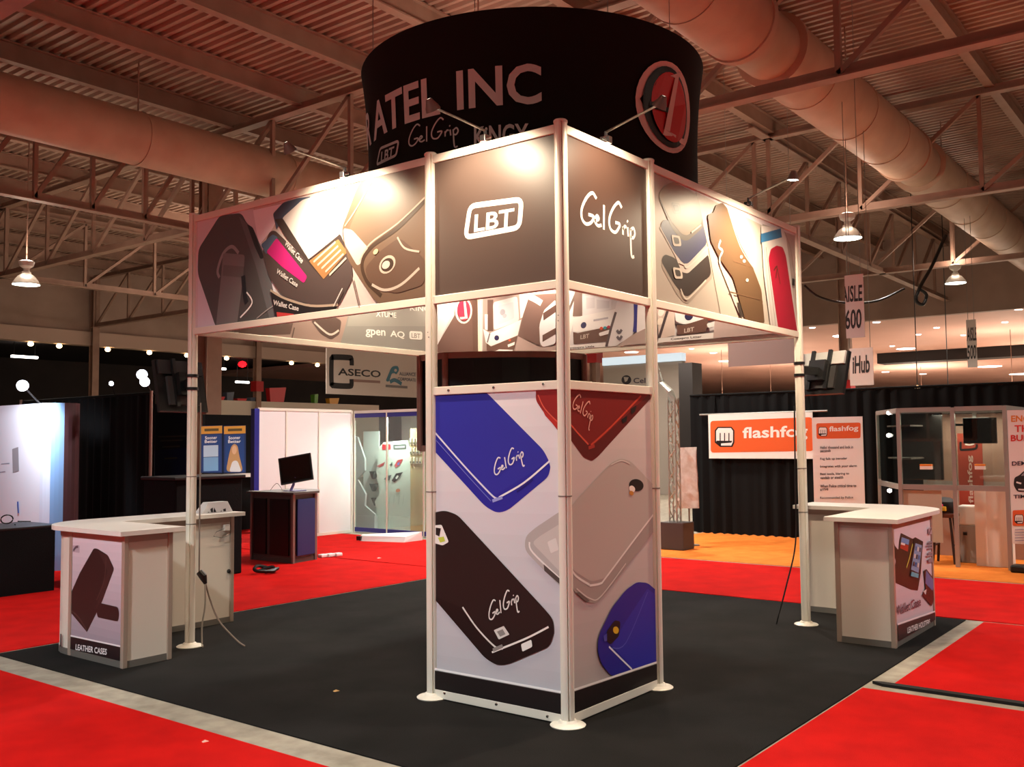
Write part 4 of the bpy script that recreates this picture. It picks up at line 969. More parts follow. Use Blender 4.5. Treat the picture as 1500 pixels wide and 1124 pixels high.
P.poly([(290,620),(320,595),(345,590),(330,628)], '#3d4a52'); P.poly([(345,630),(375,580),(425,570),(390,620),(365,640)], '#23272b'); P.poly([(372,612),(385,592),(395,600),(380,620)], '#e6efe9'); P.ell((390,697),(405,695),(390,685),'#d6845e')
for x in (335,365,400,430): P.line([(x,730),(x-6,790)], .02, '#b4c0b6')
P.build(db)
sb = thing('display_board', 'tilted silver product board at the left end inside the glass showcase', 'display board', (GX+.3,10.1,.02))
W_ = [on_x(500+x/4.683, 570+y/4.683, GX+.2) for x, y in ((80,320),(110,330),(160,480),(160,560),(110,620),(165,720),(160,800),(230,860),(230,910),(80,940))]; n = len(W_)
MB().add([(p.x,p.y,p.z) for p in W_]+[(p.x+.04,p.y,p.z) for p in W_], [tuple(range(n)), tuple(range(n,2*n))]+[(i,(i+1)%n,n+(i+1)%n,n+i) for i in range(n)]).build('board', mat('silver_board', '#b9bfc0', .35, .2), sb)
MB().box(GX+.19, min(p.y for p in W_), .015, GX+.275, max(p.y for p in W_), .3).build('board_base', mat('silver_board', '#b9bfc0', .35, .2), sb)
pk = None
for r_ in range(3):
    for k in range(5):
        p = on_x(602+k*4.6, 647+r_*14, GX+.262)
        if pk is None:
            b = MB().bevbox(-.01,-.024,-.06,.01,.024,.06,.004); b.m = 1; b.box(-.013,-.015,-.045,-.0105,.015,-.01)
            pk = b.build('product_packet', [mat('packet_card', '#e6ddc6', .5), mat('packet_photo', '#5d5a52', .4)]); o = pk
        else: o = pk.copy(); col.objects.link(o)
        o.location = p; tag(o, 'small hanging product packet on the beige pegboard of the glass showcase', 'packet', 'packets in the glass showcase')
pg = MB().box(GX+.27, on_x(626,700,GX+.27).y, .015, GX+.3, on_x(601,700,GX+.27).y, 1.95); tag(pg.build('peg_board', mat('beige_pegboard', '#c8b184', .6), loc=(GX+.28,8.7,.015)), 'beige pegboard behind the small packets in the glass showcase', 'peg board')
ya, yb = on_x(556,700,GX+.47).y, on_x(533,700,GX+.47).y
tag(MB().box(GX+.46, ya, .015, GX+.48, yb, on_x(545,632,GX+.46).z).build('slat_board', mat('pale_slat_board', '#c2cac4', .5), loc=(GX+.47,ya,.015)), 'pale slat board with dark wedge holders between the two product boards in the glass showcase', 'slat board')
for (x, y, wd, cc) in ((545,696,.16,'#1b1c1e'),(545,714,.16,'#1b1c1e'),(548,735,.18,'#3a3d40')):
    p = on_x(x, y, GX+.361); b = MB().add([(p.x,p.y-wd/2,p.z+.07),(p.x,p.y+wd/2,p.z+.07),(p.x,p.y,p.z-.08),(p.x+.1,p.y-wd/2,p.z+.07),(p.x+.1,p.y+wd/2,p.z+.07),(p.x+.1,p.y,p.z-.08)], [(0,1,2),(3,5,4),(0,3,4,1),(1,4,5,2),(2,5,3,0)])
    tag(b.build('wedge_holder', ink(cc), loc=p), 'small dark wedge holder between the boards in the glass showcase', 'holder', 'wedge holders in the glass showcase')
# kiosk with monitor
GRY = mat('grey_kiosk_frame', '#5a5653', .45, .3)
kp = [(4.11,8.42),(4.13,7.52),(4.62,7.62),(4.9,7.95),(4.9,8.42)]
ks = thing('demo_kiosk', 'grey framed kiosk with black and blue panels standing on the red carpet', 'kiosk', (4.45,8.0,0))
MB().prism(inset(kp, .012), .04, .97).build('kiosk_body', GRY, ks); MB().prism(kp, 0, .06).build('kiosk_base', GRY, ks)
MB().prism(inset(kp, -.06), .97, 1.0).build('kiosk_top', GRY, ks)
for (x, y) in kp[:4]: MB().box(x-.02, y-.02, 0, x+.02, y+.02, .97).build('kiosk_post', ALU_D, ks)
MB().box(4.112, 7.60, .10, 4.125, 8.02, .90).build('black_panel', mat('kiosk_black_panel', '#0c0c0d', .4), ks); MB().box(4.104, 8.1, .10, 4.125, 8.38, .90).build('black_panel', mat('kiosk_black_panel', '#0c0c0d', .4), ks)
MB().bar((4.2,7.515,.5),(4.58,7.59,.5), .02, .8).build('blue_panel', mat('kiosk_blue_panel', '#1c2f66', .45), ks)
mn = thing('tilted_monitor', 'black monitor leaning back on a purple stand on the grey kiosk', 'monitor', (4.5,7.95,1.0))
M_ = Matrix.Translation((4.45,7.85,1.32)) @ Matrix.Rotation(math.radians(-52), 4, 'Z') @ Matrix.Rotation(math.radians(-10), 4, 'Y') @ Matrix.Rotation(math.radians(-15), 4, 'X')
MB().obox(M_, -.24,-.02,-.2,.24,.02,.2).build('screen_body', BLACKP, mn); MB().obox(M_, -.22,-.024,-.18,.22,-.02,.18).build('screen', mat('screen_glass', '#050506', .1), mn)
MB().tube([(4.36,7.86,1.0),(4.4,7.84,1.1),(4.42,7.82,1.2)], .02, 8).build('stand_neck', mat('purple_stand', '#6f6aa0', .4), mn)
MB().bevbox(4.32,7.74,1.0,4.56,7.98,1.012,.004).build('stand_foot', mat('purple_stand', '#6f6aa0', .4), mn)
cord('wire_easel', 'thin wire triangle standing on the grey kiosk top', [(4.3,8.25,1.004),(4.32,8.12,1.11),(4.33,8.0,1.004)], .004, ALU_D)
q0, q1 = on_z(527, 793), on_z(592, 795)
rl = thing('paper_roll', 'flattened white roll lying on the red carpet before the glass showcase', 'roll', tuple(q0)); dv = (q1-q0); L_ = dv.length; dv.normalize(); nv = Vector((-dv.y, dv.x, 0))
if nv.y < 0: nv = -nv
b = MB(); b.add([q0+nv*.0+Vector((0,0,.001)), q1+Vector((0,0,.001)), q1+dv*.14+nv*.42+Vector((0,0,.001)), q0+nv*.12+Vector((0,0,.001)), q0+nv*.03+Vector((0,0,.09)), q1+nv*.05+Vector((0,0,.09)), q1+dv*.14+nv*.40+Vector((0,0,.15)), q0+nv*.1+Vector((0,0,.11))],
    [(0,3,2,1),(4,5,6,7),(0,1,5,4),(1,2,6,5),(2,3,7,6),(3,0,4,7)]); b.build('roll_sheet', mat('white_roll', '#eae8e6', .6), rl)
MB().bar(q0+dv*-.05+Vector((0,0,.05)), q0+dv*.03+Vector((0,0,.05)), .06, .07).build('roll_cap', BLACKP, rl)
for (x, y) in ((473,817),(484,816),(495,815)):
    p = on_z(x, y); tag(MB().bevbox(p.x-.06, p.y-.04, 0.0, p.x+.06, p.y+.05, .05, .012).build('paper_packet', mat('white_roll', '#eae8e6', .6), loc=p), 'small white packet in a row on the red carpet beside the grey kiosk', 'packet', 'white packets beside the kiosk')
# hung company banner
cb = thing('hanging_banner', 'grey cloth banner with a dark bracket and blue logo beyond the white panel wall', 'banner', (16,18,3.2)); xa, xb = on_y(478,550,18).x, on_y(640,550,18).x
MB().box(xa, 18, on_y(478,577,18).z, xb, 18.02, on_y(478,508,18).z).build('banner_cloth', mat('grey_banner', '#c6b8ae', .7), cb)
for x in (xa+.1, xb-.1): MB().tube([(x,18.01,on_y(478,508,18).z),(x,18.01,8.52)], .01, 5).build('hanging_wire', ALU_D, cb)
MB().tube([(xa-.05,18.01,on_y(478,508,18).z),(xb+.05,18.01,on_y(478,508,18).z)], .025, 8).build('banner_rod', ALU_D, cb)
P = Print('y', 17.998, None, (480, 500, 7.024))
P.line([(248,250),(245,190),(225,170),(55,165),(40,190),(40,430),(60,455),(225,462),(245,440),(245,390)], .17, '#161213')
P.text('ASECO', (105,350), (545,375), (105,275), '#161213', True); P.line([(265,405),(540,420)], .08, '#8a6a60', smooth=False)
P.poly([(595,410),(660,255),(725,255),(735,300),(705,345),(690,330),(660,330),(630,420)], '#1f6478', .15); P.line([(640,420),(690,400),(760,440)], .12, '#1f6478'); P.ell((698,300),(712,300),(698,285),'#b3a298')
P.text('ALLIANCE', (735,352), (905,362), (735,315), '#4a4a58', True); P.text('CORPORATE', (720,405), (905,418), (720,370), '#4a4a58', True); P.line([(595,460),(820,475)], .08, '#6a625e', smooth=False)
P.build(cb)
# furniture on the gallery parapet
for (x, y, wd, ht, cc, lab, nm, ct) in ((404,586,.9,.62,'#c81d24','red plastic tub on the gallery parapet beside the red banded column','plastic_tub','tub'),(352,585,.5,.1,'#c81d24','flat red tray on the gallery parapet','serving_tray','tray'),(318,575,.6,.14,'#c81d24','red plastic crate on the gallery parapet near the bare column','plastic_crate','crate'),
                                (461,588,.22,.4,'#5a9a2c','green cup on the gallery parapet','plastic_cup','cup'),(487,588,.6,.26,'#d89a20','yellow tray on the gallery parapet','serving_tray','tray'),(369,586,.3,.16,'#5d6f86','grey blue bundle on the gallery parapet','cloth_bundle','bundle'),(335,578,.36,.34,'#4a5468','grey blue bag on the gallery parapet','travel_bag','bag')):
    p = on_y(x, y, 31.9); z = 3.57
    b = MB().add([(p.x-wd*.42,31.8,z),(p.x+wd*.42,31.8,z),(p.x+wd*.42,32.05,z),(p.x-wd*.42,32.05,z),(p.x-wd*.5,31.78,z+ht),(p.x+wd*.55,31.78,z+ht*1.1),(p.x+wd*.55,32.08,z+ht*1.1),(p.x-wd*.5,32.08,z+ht)], [(0,3,2,1),(4,5,6,7),(0,1,5,4),(1,2,6,5),(2,3,7,6),(3,0,4,7)])
    tag(b.build(nm, mat('gallery_'+cc[1:], cc, .45), loc=(p.x,31.9,z)), lab, ct)

# ------------------------------------------------------------------ right neighbours
drape('black pipe and drape wall behind the orange flashfog banner', 'x', 11.2, -5.5, 4.9, 2.5, pole=False)
ORANGE = '#e2602a'
def fist(P, o, s, sk=0):      # white fist mark with a black outline, o = lower left, s = size in zoom pixels
    def q(u, v): return (o[0]+u*s, o[1]-v*s+sk*u*s)
    P.poly([q(-.06,.15),q(-.06,.85),q(.1,1.05),q(.9,1.05),q(1.06,.85),q(1.06,.15),q(.95,-.1),q(.25,-.1)], '#1c1514')
    P.poly([q(.02,.2),q(.02,.82),q(.14,.98),q(.86,.98),q(.98,.82),q(.98,.2),q(.88,-.02),q(.3,-.02),q(.3,.1),q(.9,.15),q(.9,.25),q(.1,.25)], '#f0e8e2')
    for u in (.25,.5,.75): P.poly([q(u-.03,.25),q(u+.03,.25),q(u+.03,.7),q(u-.03,.7)], '#1c1514')
    P.poly([q(.02,.18),q(.95,.2),q(.92,.25),q(.05,.26)], '#1c1514')
fb = thing('hanging_banner', 'white and orange flashfog banner hung on a rod before the black drapes', 'banner', (11.12,2.6,1.35))
ya, yb = on_x(1191,640,11.11).y, on_x(1038,640,11.11).y
MB().box(11.11, ya, on_x(1100,672,11.11).z, 11.125, yb, on_x(1100,606,11.11).z).build('banner_cloth', mat('white_banner', '#ece6e0', .6), fb)
MB().tube([(11.138, on_x(1025,608,11.138).y, on_x(1025,608,11.138).z), (11.138, on_x(1212,602,11.138).y, on_x(1212,602,11.138).z)], .018, 8).build('banner_rod', ALU_D, fb)
for y in (ya+.1, yb-.1): MB().bar((11.138,y,on_x(1100,605,11.138).z),(11.2,y,2.5), .012).build('banner_hook', CURT, fb)
P = Print('x', 11.109, None, (960, 480, 2.957))
P.poly([(238,405),(680,388),(685,535),(240,542)], ORANGE, .06); fist(P, (262,510), 76)
P.text('flashfog', (378,495), (660,488), (378,432), '#f4ece6', True); P.build(fb)
sb = thing('banner_stand', 'tall white flashfog board with text lines behind the wallet case counter', 'banner', (9.6,1.5,0))
ya, yb = on_x(1265,680,9.6).y, on_x(1191,680,9.6).y
MB().box(9.6, ya, .1, 9.62, yb, on_x(1228,611,9.6).z).build('board', mat('white_banner', '#ece6e0', .6), sb); MB().bevbox(9.5, ya, 0, 9.72, yb, .1, .02).build('banner_base', ALU_D, sb)
P = Print('x', 9.599, None, (1180, 560, 3.5125))
P.poly([(55,212),(283,208),(283,288),(57,292)], ORANGE, .03); fist(P, (68,275), 42); P.text('flashfog', (122,262), (272,256), (122,228), '#f4ece6', True)
rnd = random.Random(3)
for st, y, x1 in (('Hello! thousand and lock in', 344, 245), ('seconds', 362, 130), ('Fog fails up intruder', 404, 215), ('Integrates with your alarm', 443, 265), ('Best tools, blaring to', 482, 225), ('vandals or stealth', 500, 195), ('When Police critical time to', 543, 262), ('arrive', 560, 118), ('Recommended by Police', 605, 246), ('Network compatible to', 640, 262)):
    P.text(st, (76,y), (x1,y-3), (76,y-15), '#4a4648', True)
P.build(sb)
MB_pole = MB().tube([on_x(1263,640,11.0), on_x(1263,578,11.0)], .012, 6)
# glass display tower
FX = 8.8
gt = thing('glass_showcase', 'grey framed glass booth with shelves and a hung screen on the orange carpet', 'showcase', (9.4,0,0))
SILV = mat('silver_profile', '#a9a39b', .4, .5)
yF = [on_x(1321,760,FX).y, on_x(1401,760,FX).y, on_x(1478,760,FX).y]; zT = on_x(1401,597,FX).z
xL = FX+1.25; yL = on_x(1288,700,xL).y if on_x(1288,700,xL).y > yF[0] else yF[0]+.05
for y in yF:
    for xx in (FX, xL): MB().box(xx-.025, y-.025, .0, xx+.025, y+.025, zT).build('showcase_post', SILV, gt)
MB().box(xL-.02, yL-.02, 0, xL+.02, yL+.02, zT).build('showcase_post', SILV, gt)
zm = on_x(1430,716,FX).z
for z, hh in ((zT-.05,.06),(zm-.03,.07)):
    for i in range(2): MB().box(FX-.02, yF[i+1]+.025, z, FX+.02, yF[i]-.025, z+hh).build('showcase_rail', SILV, gt)
    MB().bar((FX,yF[0],z+.03),(xL,yL,z+.03), .04, hh).build('showcase_rail', SILV, gt)
    MB().box(xL-.02, yF[2], z, xL+.02, yF[0], z+hh).build('showcase_rail', SILV, gt); MB().box(FX, yF[2]-.02, z, xL, yF[2]+.02, z+hh).build('showcase_rail', SILV, gt)
for i in range(2): MB().box(FX-.004, yF[i+1]+.025, zm+.04, FX+.004, yF[i]-.025, zT-.05).build('glass_pane', GLASS, gt)
MB().bar((FX+.03,yF[0],(zm+zT)/2),(xL-.03,yL,(zm+zT)/2), .006, zT-zm-.12).build('glass_pane', GLASS, gt)
MB().box(FX+.01, on_x(1380,760,FX).y, .3, FX+.02, yF[0]-.02, zm-.04).build('cloth_front', mat('beige_cloth', '#b3a692', .8), gt)
MB().box(xL-.012, yF[2]+.02, .0, xL, yF[0], zT-.06).build('back_panel', mat('brown_back_panel', '#a07c6a', .6), gt)
for k, z in enumerate((.55, 1.0, 1.4, 1.85)):
    MB().prism([(FX+.03,yF[0]-.004),(FX+.03,yF[0]-.14),(FX+.67,yF[0]-.14),(FX+.67,yF[0]+(yL-yF[0])*.536-.002)], z, z+.02).build('glass_shelf', mat('smoked_shelf', '#6c625b', .3), gt)
MB().box(9.51, yF[2], zT-.05, 9.55, yF[0]+(yL-yF[0])*.57, zT-.01).build('showcase_rail', SILV, gt)
tvp = on_x(1436, 631, FX+.25)
lamp('AREA', 'showcase_light', (FX+.6,(yF[0]+yF[2])/2,zT-.08), 22, (1,.85,.7), gt, (FX+.6,(yF[0]+yF[2])/2,0), size=.8)
tv = thing('wall_monitor', 'black flat screen hung inside the grey framed glass booth', 'monitor', tuple(tvp))
MB().bevbox(tvp.x-.02, on_x(1460,631,tvp.x).y, on_x(1436,650,tvp.x).z, tvp.x+.03, on_x(1411,631,tvp.x).y, on_x(1436,612,tvp.x).z, .008).build('screen_body', BLACKP, tv)
MB().box(tvp.x-.024, on_x(1459,631,tvp.x).y, on_x(1436,649,tvp.x).z, tvp.x-.02, on_x(1412,631,tvp.x).y, on_x(1436,613,tvp.x).z).build('screen', mat('screen_glass', '#050506', .1), tv)
MB().bar((tvp.x, on_x(1411,622,tvp.x).y, tvp.z+.08), (tvp.x-.15, yF[1], tvp.z+.08), .03).build('mount_arm', BLACKP, tv)
rb = thing('banner_stand', 'narrow red flashfog banner standing inside the glass booth', 'banner', (9.6,-.1,0)); ya, yb = on_x(1440,690,9.6).y, on_x(1404,690,9.6).y
MB().box(9.6, ya, .05, 9.615, yb, on_x(1420,635,9.6).z).build('banner_sheet', mat('red_orange_banner', '#9c3420', .6), rb); MB().bevbox(9.54, ya, 0, 9.68, yb, .06, .01).build('banner_base', ALU_D, rb)
P = Print('x', 9.598, None, (1230, 570, 5.556))
P.line([(985,430),(985,490),(1010,495),(1105,485),(1115,450)], .03, '#1d1210'); P.line([(1020,450),(1060,455),(1095,445)], .02, '#e3d2c8')
P.text('flashfog', (1100,930), (1085,540), (1050,930), '#c9a596', True); P.build(rb)
# things in the glass booth
dk = on_x(1310, 700, 9.3)
for (x, y) in ((1302,605),(1302,638),(1303,719)):
    xp = 8.82
    for _ in range(400):                     # walk back along the sight line to the slanted side pane
        p = on_x(x, y, xp)
        if p.y <= yF[0]+(yL-yF[0])*(xp-FX)/(xL-FX)+.012: break
        xp += .003
    o = MB().lathe([(0,-.03),(.025,-.02),(.035,.0),(.025,.02),(0,.03)], p, 12).build('puck_lamp', DOWNL, loc=p, smooth=True); tag(o, 'small round white lamp on the left side of the grey framed glass booth', 'lamp', 'puck lamps in the glass booth')
for (x, y, lab) in ((1357,684,'small orange and white box on the dark panel in the glass booth'),(1436,684,'small orange and white box beside the red banner in the glass booth')):
    p = on_x(x, y, FX-.03); bx = thing('product_box', lab, 'box', tuple(p)); hw = .075 if x < 1400 else .06
    MB().bevbox(p.x-.04, p.y-hw, p.z-.035, p.x+.025, p.y+hw, p.z+.01, .004).build('box_body', ink('#efe6dc'), bx); MB().bevbox(p.x-.042, p.y-hw, p.z+.01, p.x+.025, p.y+hw, p.z+.035, .004).build('box_lid', ink('#e8862a'), bx)
ya, yb = on_x(1380,640,9.5).y, on_x(1319,640,9.5).y
tag(MB().bevbox(9.5, ya, on_x(1350,703,9.5).z, 9.56, yb, zT-.048, .01).build('smoked_board', mat('dark_smoked_panel', '#241f1e', .25), loc=(9.5,ya,1.2)), 'dark smoked panel hung in the left half of the glass booth', 'panel')
wc = thing('draped_pedestal', 'tall pedestal under a white cloth at the corner of the glass booth', 'pedestal', (9.3,-.6,0)); pts = []
for i in range(24):
    t = i*2*PI/24; k = 1+.06*math.sin(i*2.4); sq = max(abs(math.cos(t)), abs(math.sin(t))); pts.append((9.25+.19*math.cos(t)/sq*k, (on_x(1457,760,9.25).y)+.195*math.sin(t)/sq*k))
MB().prism(pts, .0, on_x(1456,716,9.1).z).build('pedestal_cloth', mat('white_cloth', '#e9ded2', .8), wc, smooth=True)
MB().prism(inset(pts, .015), on_x(1456,716,9.1).z, on_x(1456,716,9.1).z+.015).build('pedestal_top', WHITE, wc)
cbn = thing('storage_cabinet', 'grey cabinet with white top section behind the front post of the glass booth', 'cabinet', (9.5,.05,0)); ya, yb = on_x(1432,780,9.3).y, on_x(1404,780,9.3).y; zc = on_x(1418,770,9.3).z
MB().bevbox(9.3, ya, 0, 9.52, yb, zc, .008).build('cabinet_body', mat('grey_cabinet', '#9a938b', .5), cbn); MB().bevbox(9.3, ya, zc, 9.52, yb, on_x(1418,741,9.3).z, .02).build('cabinet_bag', mat('white_bag', '#e2ddd6', .6), cbn)
p = on_x(1414, 782, 9.3); MB().bevbox(9.285, p.y-.025, p.z-.02, 9.3, p.y+.025, p.z+.02, .004).build('cabinet_latch', BLACKP, cbn)
st = thing('bar_stool', 'dark bar stool with black legs behind the wallet case counter', 'stool', (9.15,.07,0)); p = on_x(1385, 780, 9.12); sx, sy_ = p.x, p.y
for dx, dy in ((-.14,-.14),(.14,-.14),(-.14,.14),(.14,.14)): MB().bar((sx+dx, sy_+dy, .006), (sx+dx*.6, sy_+dy*.6, .63), .028).build('leg', mat('dark_stool_wood', '#2b1713', .5), st)
MB().lathe([(0,.62),(.17,.62),(.18,.64),(.18,.67),(.15,.69),(0,.69)], (sx,sy_,0), 20).build('seat', mat('dark_stool_seat', '#5b2e20', .5), st, smooth=True)
MB().bar((sx-.115,sy_-.115,.25),(sx+.115,sy_-.115,.25), .02).build('stretcher', mat('dark_stool_wood', '#2b1713', .5), st); MB().bar((sx-.115,sy_+.115,.25),(sx+.115,sy_+.115,.25), .02).build('stretcher', mat('dark_stool_wood', '#2b1713', .5), st)
bg = thing('cloth_bag', 'black bag with a pink and yellow patch resting on the dark bar stool', 'bag', (sx,sy_,.69))
MB().lathe([(.0,0),(.15,.0),(.17,.06),(.15,.14),(.08,.19),(0,.2)], (sx,sy_,.69), 16).build('bag_body', mat('black_bag', '#17161b', .7), bg, smooth=True)
MB().bevbox(sx-.19, sy_-.02, .71, sx-.14, sy_+.09, .80, .01).build('patch', ink('#d1346e'), bg); MB().bevbox(sx-.195, sy_-.06, .71, sx-.14, sy_-.01, .77, .01).build('patch', ink('#e2b12c'), bg)
rp = thing('banner_stand', 'white roll up banner with red headline and black car picture beside the glass booth', 'banner', (9.3,-1.05,0)); PX = 8.68
yb = on_x(1479,700,PX).y; ya = yb-.85; zt_ = on_x(1490,601,PX).z; z0_ = on_x(1490,797,PX).z
MB().box(PX, ya, max(z0_,.05), PX+.015, yb, zt_).build('banner_sheet', mat('white_banner', '#ece6e0', .6), rp); MB().bevbox(PX-.1, ya-.02, 0, PX+.12, yb+.02, .09, .02).build('banner_base', BLACKP, rp)
MB().tube([(PX+.04,(ya+yb)/2,.05),(PX+.04,(ya+yb)/2,zt_)], .012, 8).build('banner_pole', ALU_D, rp)
P = Print('x', PX-.001, (ya, yb, .05, zt_), (1360, 560, 8.03))
P.lim = (ya, yb, max(z0_,.05), zt_)
P.zoom = (1180, 560, 3.5125)
P.text('ENGAGE', (1058,205), (1250,200), (1058,172), '#e2862c', True); P.text('THE', (1075,258), (1180,254), (1075,222), '#d8342a', True); P.text('BURGLAR', (1056,305), (1290,298), (1056,272), '#d8342a', True)
P.text('DEMO VEHICLE', (1062,430), (1330,422), (1062,408), '#2f2c3a', True); P.text('TIME TO STOP', (1070,600), (1330,590), (1070,580), '#2f2c3a', True)
P.poly([(1075,490),(1100,480),(1125,455),(1200,450),(1240,480),(1250,560),(1090,565),(1070,530)], '#1c1a1c', .03); P.poly([(1108,482),(1128,462),(1190,458),(1210,480)], '#8b8f96', .01); P.line([(1085,515),(1110,522)], .02, '#f0eee8'); P.poly([(1095,548),(1150,552),(1150,560),(1095,556)], '#e9e6e2')
P.poly([(1066,660),(1300,650),(1300,735),(1066,740)], ORANGE, .02); fist(P, (1078,725), 42); P.text('flashfog', (1130,718), (1280,712), (1130,680), '#f4ece6', True)
for k in range(5): P.line([(1078,760+k*14),(1240,756+k*14)], .012, '#a79fae', smooth=False)
P.build(rp)
ch = thing('folding_chair', 'black folding chair on the orange carpet before the roll up banner', 'chair', tuple(on_z(1510,850))); p = on_z(1507, 848, .012)
MB().bevbox(p.x-.05, p.y-.42, .42, p.x+.35, p.y-.02, .46, .01).build('seat', BLACKP, ch); MB().obox(Matrix.Translation((p.x+.36,p.y-.22,.62)) @ Matrix.Rotation(.2,4,'Y'), -.015,-.2,-.16,.015,.2,.2).build('backrest', BLACKP, ch)
for (a, b_) in ((( -.08,-.04,0),(.25,-.04,.5)),((-.08,-.4,0),(.25,-.4,.5)),((.4,-.04,0),(.02,-.04,.46)),((.4,-.4,0),(.02,-.4,.46))): MB().bar(p+Vector(a), p+Vector(b_), .03).build('leg', BLACKP, ch)
# plinth, lattice, white panel
pt = on_z(986, 806)
pl_ = thing('lattice_stand', 'silver lattice column on a dark grey plinth beside the orange carpet', 'stand', (pt.x+.2,pt.y,0))
MB().bevbox(pt.x, pt.y-.18, 0, pt.x+.36, pt.y+.22, .42, .01).build('plinth', mat('grey_plinth', '#4a4444', .6), pl_)
LM = mat('silver_lattice', '#b9bcae', .35, .4); cx_, cy_ = pt.x+.18, pt.y+.05
for k in range(4):
    t = k*PI/2+PI/4; b = MB(); b.tube([(cx_+.09*math.cos(t), cy_+.09*math.sin(t), .42), (cx_+.085*math.cos(t), cy_+.085*math.sin(t), 2.35)], .014, 7); b.build('lattice_post', LM, pl_)
for i in range(12):
    z0_, z1_ = .45+i*.158, .45+(i+1)*.158
    for k in range(4):
        t0, t1 = k*PI/2+PI/4, (k+1)*PI/2+PI/4
        if i % 2: t0, t1 = t1, t0
        MB().tube([(cx_+.088*math.cos(t0), cy_+.088*math.sin(t0), z0_), (cx_+.088*math.cos(t1), cy_+.088*math.sin(t1), z1_)], .009, 5).build('lattice_brace', LM, pl_)
tp = on_x(958, 520, cx_); b = MB(); b.tube([(cx_,cy_,2.3),(cx_-.02,cy_+.03,2.45),(tp.x,(cy_+tp.y)/2+.04,2.6),(tp.x,tp.y,tp.z)], [.07,.055,.045,.03], 8); b.build('bent_arm', LM, pl_, smooth=True)
wp = thing('crinkled_panel', 'white crinkled panel with a brown streak beside the silver lattice column', 'panel', (pt.x+.75,pt.y-.2,0)); q_ = [on_x(x, y, pt.x+.7) for x, y in ((994,656),(1019,655),(1023,745),(992,745))]
b = MB(); rr = random.Random(5); vs = []; fs = []
for i in range(9):
    for j in range(4):
        u, v = j/3, i/8; p = (q_[0]*(1-u)+q_[1]*u)*(1-v)+(q_[3]*(1-u)+q_[2]*u)*v; vs.append((p.x+rr.uniform(-.012,.012), p.y, p.z))
for i in range(8):
    for j in range(3): k = i*4+j; fs.append((k,k+1,k+5,k+4))
b.add(vs, fs); b.add([(x+.03,y,z) for x,y,z in vs], fs); b.build('sheet', mat('crinkled_white', '#ded6cc', .6, noise=(9, '#c9b3a2', 1)), wp)
MB().tube([(pt.x+.74,(q_[2].y+q_[3].y)/2,0),(pt.x+.74,(q_[0].y+q_[1].y)/2,q_[0].z)], .015, 8).build('panel_pole', ALU_D, wp); MB().lathe([(.16,0),(.16,.012),(.03,.03),(.02,.03)], (pt.x+.74,(q_[2].y+q_[3].y)/2,0), 20).build('panel_foot', ALU_D, wp)
# far grey booth with dark round logo
fw = thing('tall_booth_wall', 'tall grey booth wall with a dark round logo far behind the tower', 'booth', (22,12.2,0)); y0_, y1_ = on_x(1000,570,21.8).y, on_x(884,570,21.8).y; zt_ = on_x(930,533,21.8).z
MB().box(21.8, y0_, 0, 22.0, y1_, zt_).build('booth_panel', mat('far_grey_wall', '#a59c92', .6), fw); MB().box(21.75, y0_, zt_, 22.05, y1_, zt_+.25).build('light_box', mat('pale_blue_light', '#cfe3ee', .4, emit=.7), fw)
P = Print('x', 21.798, None, (860, 500, 8.028)); P.ell((462,455),(520,455),(462,400),'#1d1a22'); P.poly([(430,420),(490,425),(470,470),(445,480)], '#a59c92'); P.text('Cellulon', (545,495), (905,492), (545,432), '#3a3340', True); P.build(fw)
tag(MB().box(20.0, on_x(1014,545,20).y, 0, 20.6, on_x(994,545,20).y, on_x(1000,532,20).z).build('dark_booth_tower', mat('far_dark_tower', '#1c1716', .6), loc=(20.3,10,0)), 'tall dark booth tower beside the grey wall with the round logo', 'booth')
# hanging aisle signs
def hsign(label, q0, q1, dist, lines, m='#c9c2bc', top=8.52, ink_='#2c2624', tilt=0):
    c = CAM+ray((q0[0]+q1[0])/2, (q0[1]+q1[1])/2)*dist; xx = c.x
    a, b_ = on_x(q0[0], q0[1], xx), on_x(q1[0], q1[1], xx); y0_, y1_ = sorted((a.y, b_.y)); z0_, z1_ = sorted((a.z, b_.z))
    root = thing('hanging_sign', label, 'sign', (xx, c.y, z0_))
    MB().box(xx, y0_, z0_, xx+.012, y1_, z1_).build('sign_board', mat('sign_'+m[1:], m, .6), root)
    for y in (y0_+.04, y1_-.04): MB().tube([(xx+.006,y,z1_-.02),(xx+.006,y,7.12-math.sqrt(.25-(y-1.78)**2) if abs(y-1.78) < .48 else top)], .005, 5).build('hanging_wire', ALU_D, root)
    P = Print('x', xx-.001, (y0_, y1_, z0_, z1_), (0, 0, 1))
    for st, p0, p1, pt_ in lines: P.text(st, p0, p1, pt_, ink_, True)
    P.build(root); return root
hsign('larger white aisle sign hanging beside the sagging black cable', (1237,404), (1267,494), 14.3, (('AISLE',(1233,444),(1263,441),(1233,420)),('600',(1238,483),(1262,481),(1238,454))), '#d6d0ca')
hsign('white hanging sign reading iHub behind the strapped monitor', (1244,511), (1280,564), 15.5, (('iHub',(1249,548),(1274,546),(1249,522)),), '#e6d3c8')
hsign('smaller white aisle sign hanging beyond the looped black cable', (1415,469), (1432,538), 21.5, (('AISLE',(1416.5,500),(1431,499),(1416.5,480)),('500',(1417,527),(1430,526),(1417,506))), '#cfc6c0')
hsign('plain brown hanging sign seen under the pink phone case header', (1066,494), (1166,532), 17.0, (), '#7d6660')
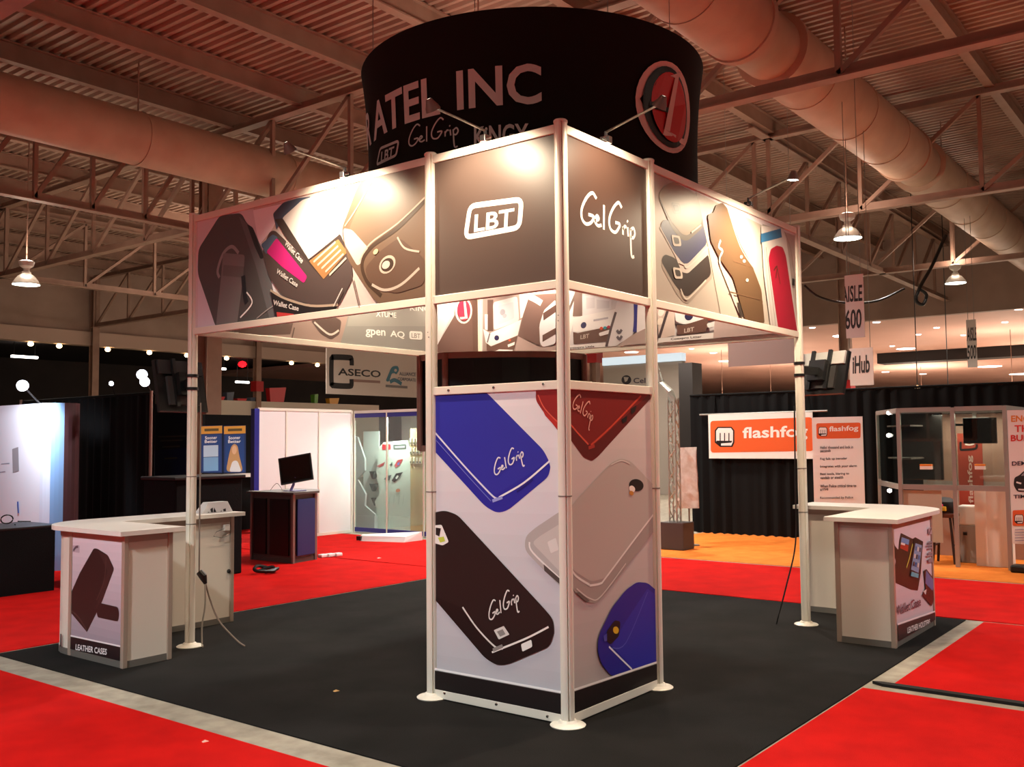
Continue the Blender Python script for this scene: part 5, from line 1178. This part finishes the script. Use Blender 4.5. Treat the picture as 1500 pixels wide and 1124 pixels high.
# power cables looping from the trusses
cord('ceiling_cable', 'black cable sagging behind the aisle 600 sign', [CAM+ray(x,y)*16.5 for x, y in ((1178,418),(1200,435),(1240,444),(1285,441),(1325,423))], .02, BLACKP)
tb = CAM+ray(1355,420)*21; cord('ceiling_cable', 'looped black cable hanging from the truss beside the sagging cable', [CAM+ray(x,y)*d_ for x, y, d_ in ((1385,345,21),(1365,390,20.5),(1348,420,20),(1342,440,20),(1352,446,20),(1357,432,20),(1347,424,20))], .035, BLACKP)
for x, d_ in ((1341,24),(1386,27)):
    p0 = CAM+ray(x, 432 if x < 1360 else 495)*d_; e = CAM+ray(x+3, 572)*d_
    pn = thing('pendant_lamp', 'round warm pendant lamp on a long cord above the black drapes', 'lamp', tuple(e), 'pendant lamps above the drapes')
    MB().tube([(e.x,e.y,e.z+.1),(e.x,e.y,8.5)], .012, 5).build('lamp_cord', BLACKP, pn); MB().lathe([(0,-.1),(.08,-.06),(.1,0),(.08,.06),(.03,.12)], e, 14).build('bulb', WARMD, pn, smooth=True)
tag(MB_pole.build('drape_upright', ALU, loc=on_x(1263,640,11.0)), 'thin pale upright of the black drapes beside the flashfog board', 'pole') if False else None

# black strip in place of the shade in the gap between two carpet pieces
tag(MB().prism([(2.03,-1.22),(2.075,-1.14),(2.095,-1.2),(2.098,-12),(1.985,-12)], -.008, .012).build('gap_shade_strip', mat('gap_shade_black', '#0c0b0b', .8)), 'black strip standing for the shade in the gap between two red carpet pieces', 'shade strip')
for (x, y, lab, cc, r_) in ((492,1013,'tiny tan paper scrap on the black booth carpet','#c9a066',.022),(300,1087,'tiny pink paper scrap on the red carpet before the concrete strip','#e8b8a8',.02),(555,818,'tiny white paper scrap on the red carpet near the white roll','#efe6e0',.03)):
    p = on_z(x, y); tag(MB().add([(p.x-r_,p.y-r_*.5,.001),(p.x+r_,p.y-r_*.7,.001),(p.x+r_*.8,p.y+r_*.6,.001),(p.x-r_*.6,p.y+r_*.7,.001),(p.x,p.y,.012)], [(0,1,4),(1,2,4),(2,3,4),(3,0,4),(3,2,1,0)]).build('paper_scrap', ink(cc), loc=p), lab, 'scrap')
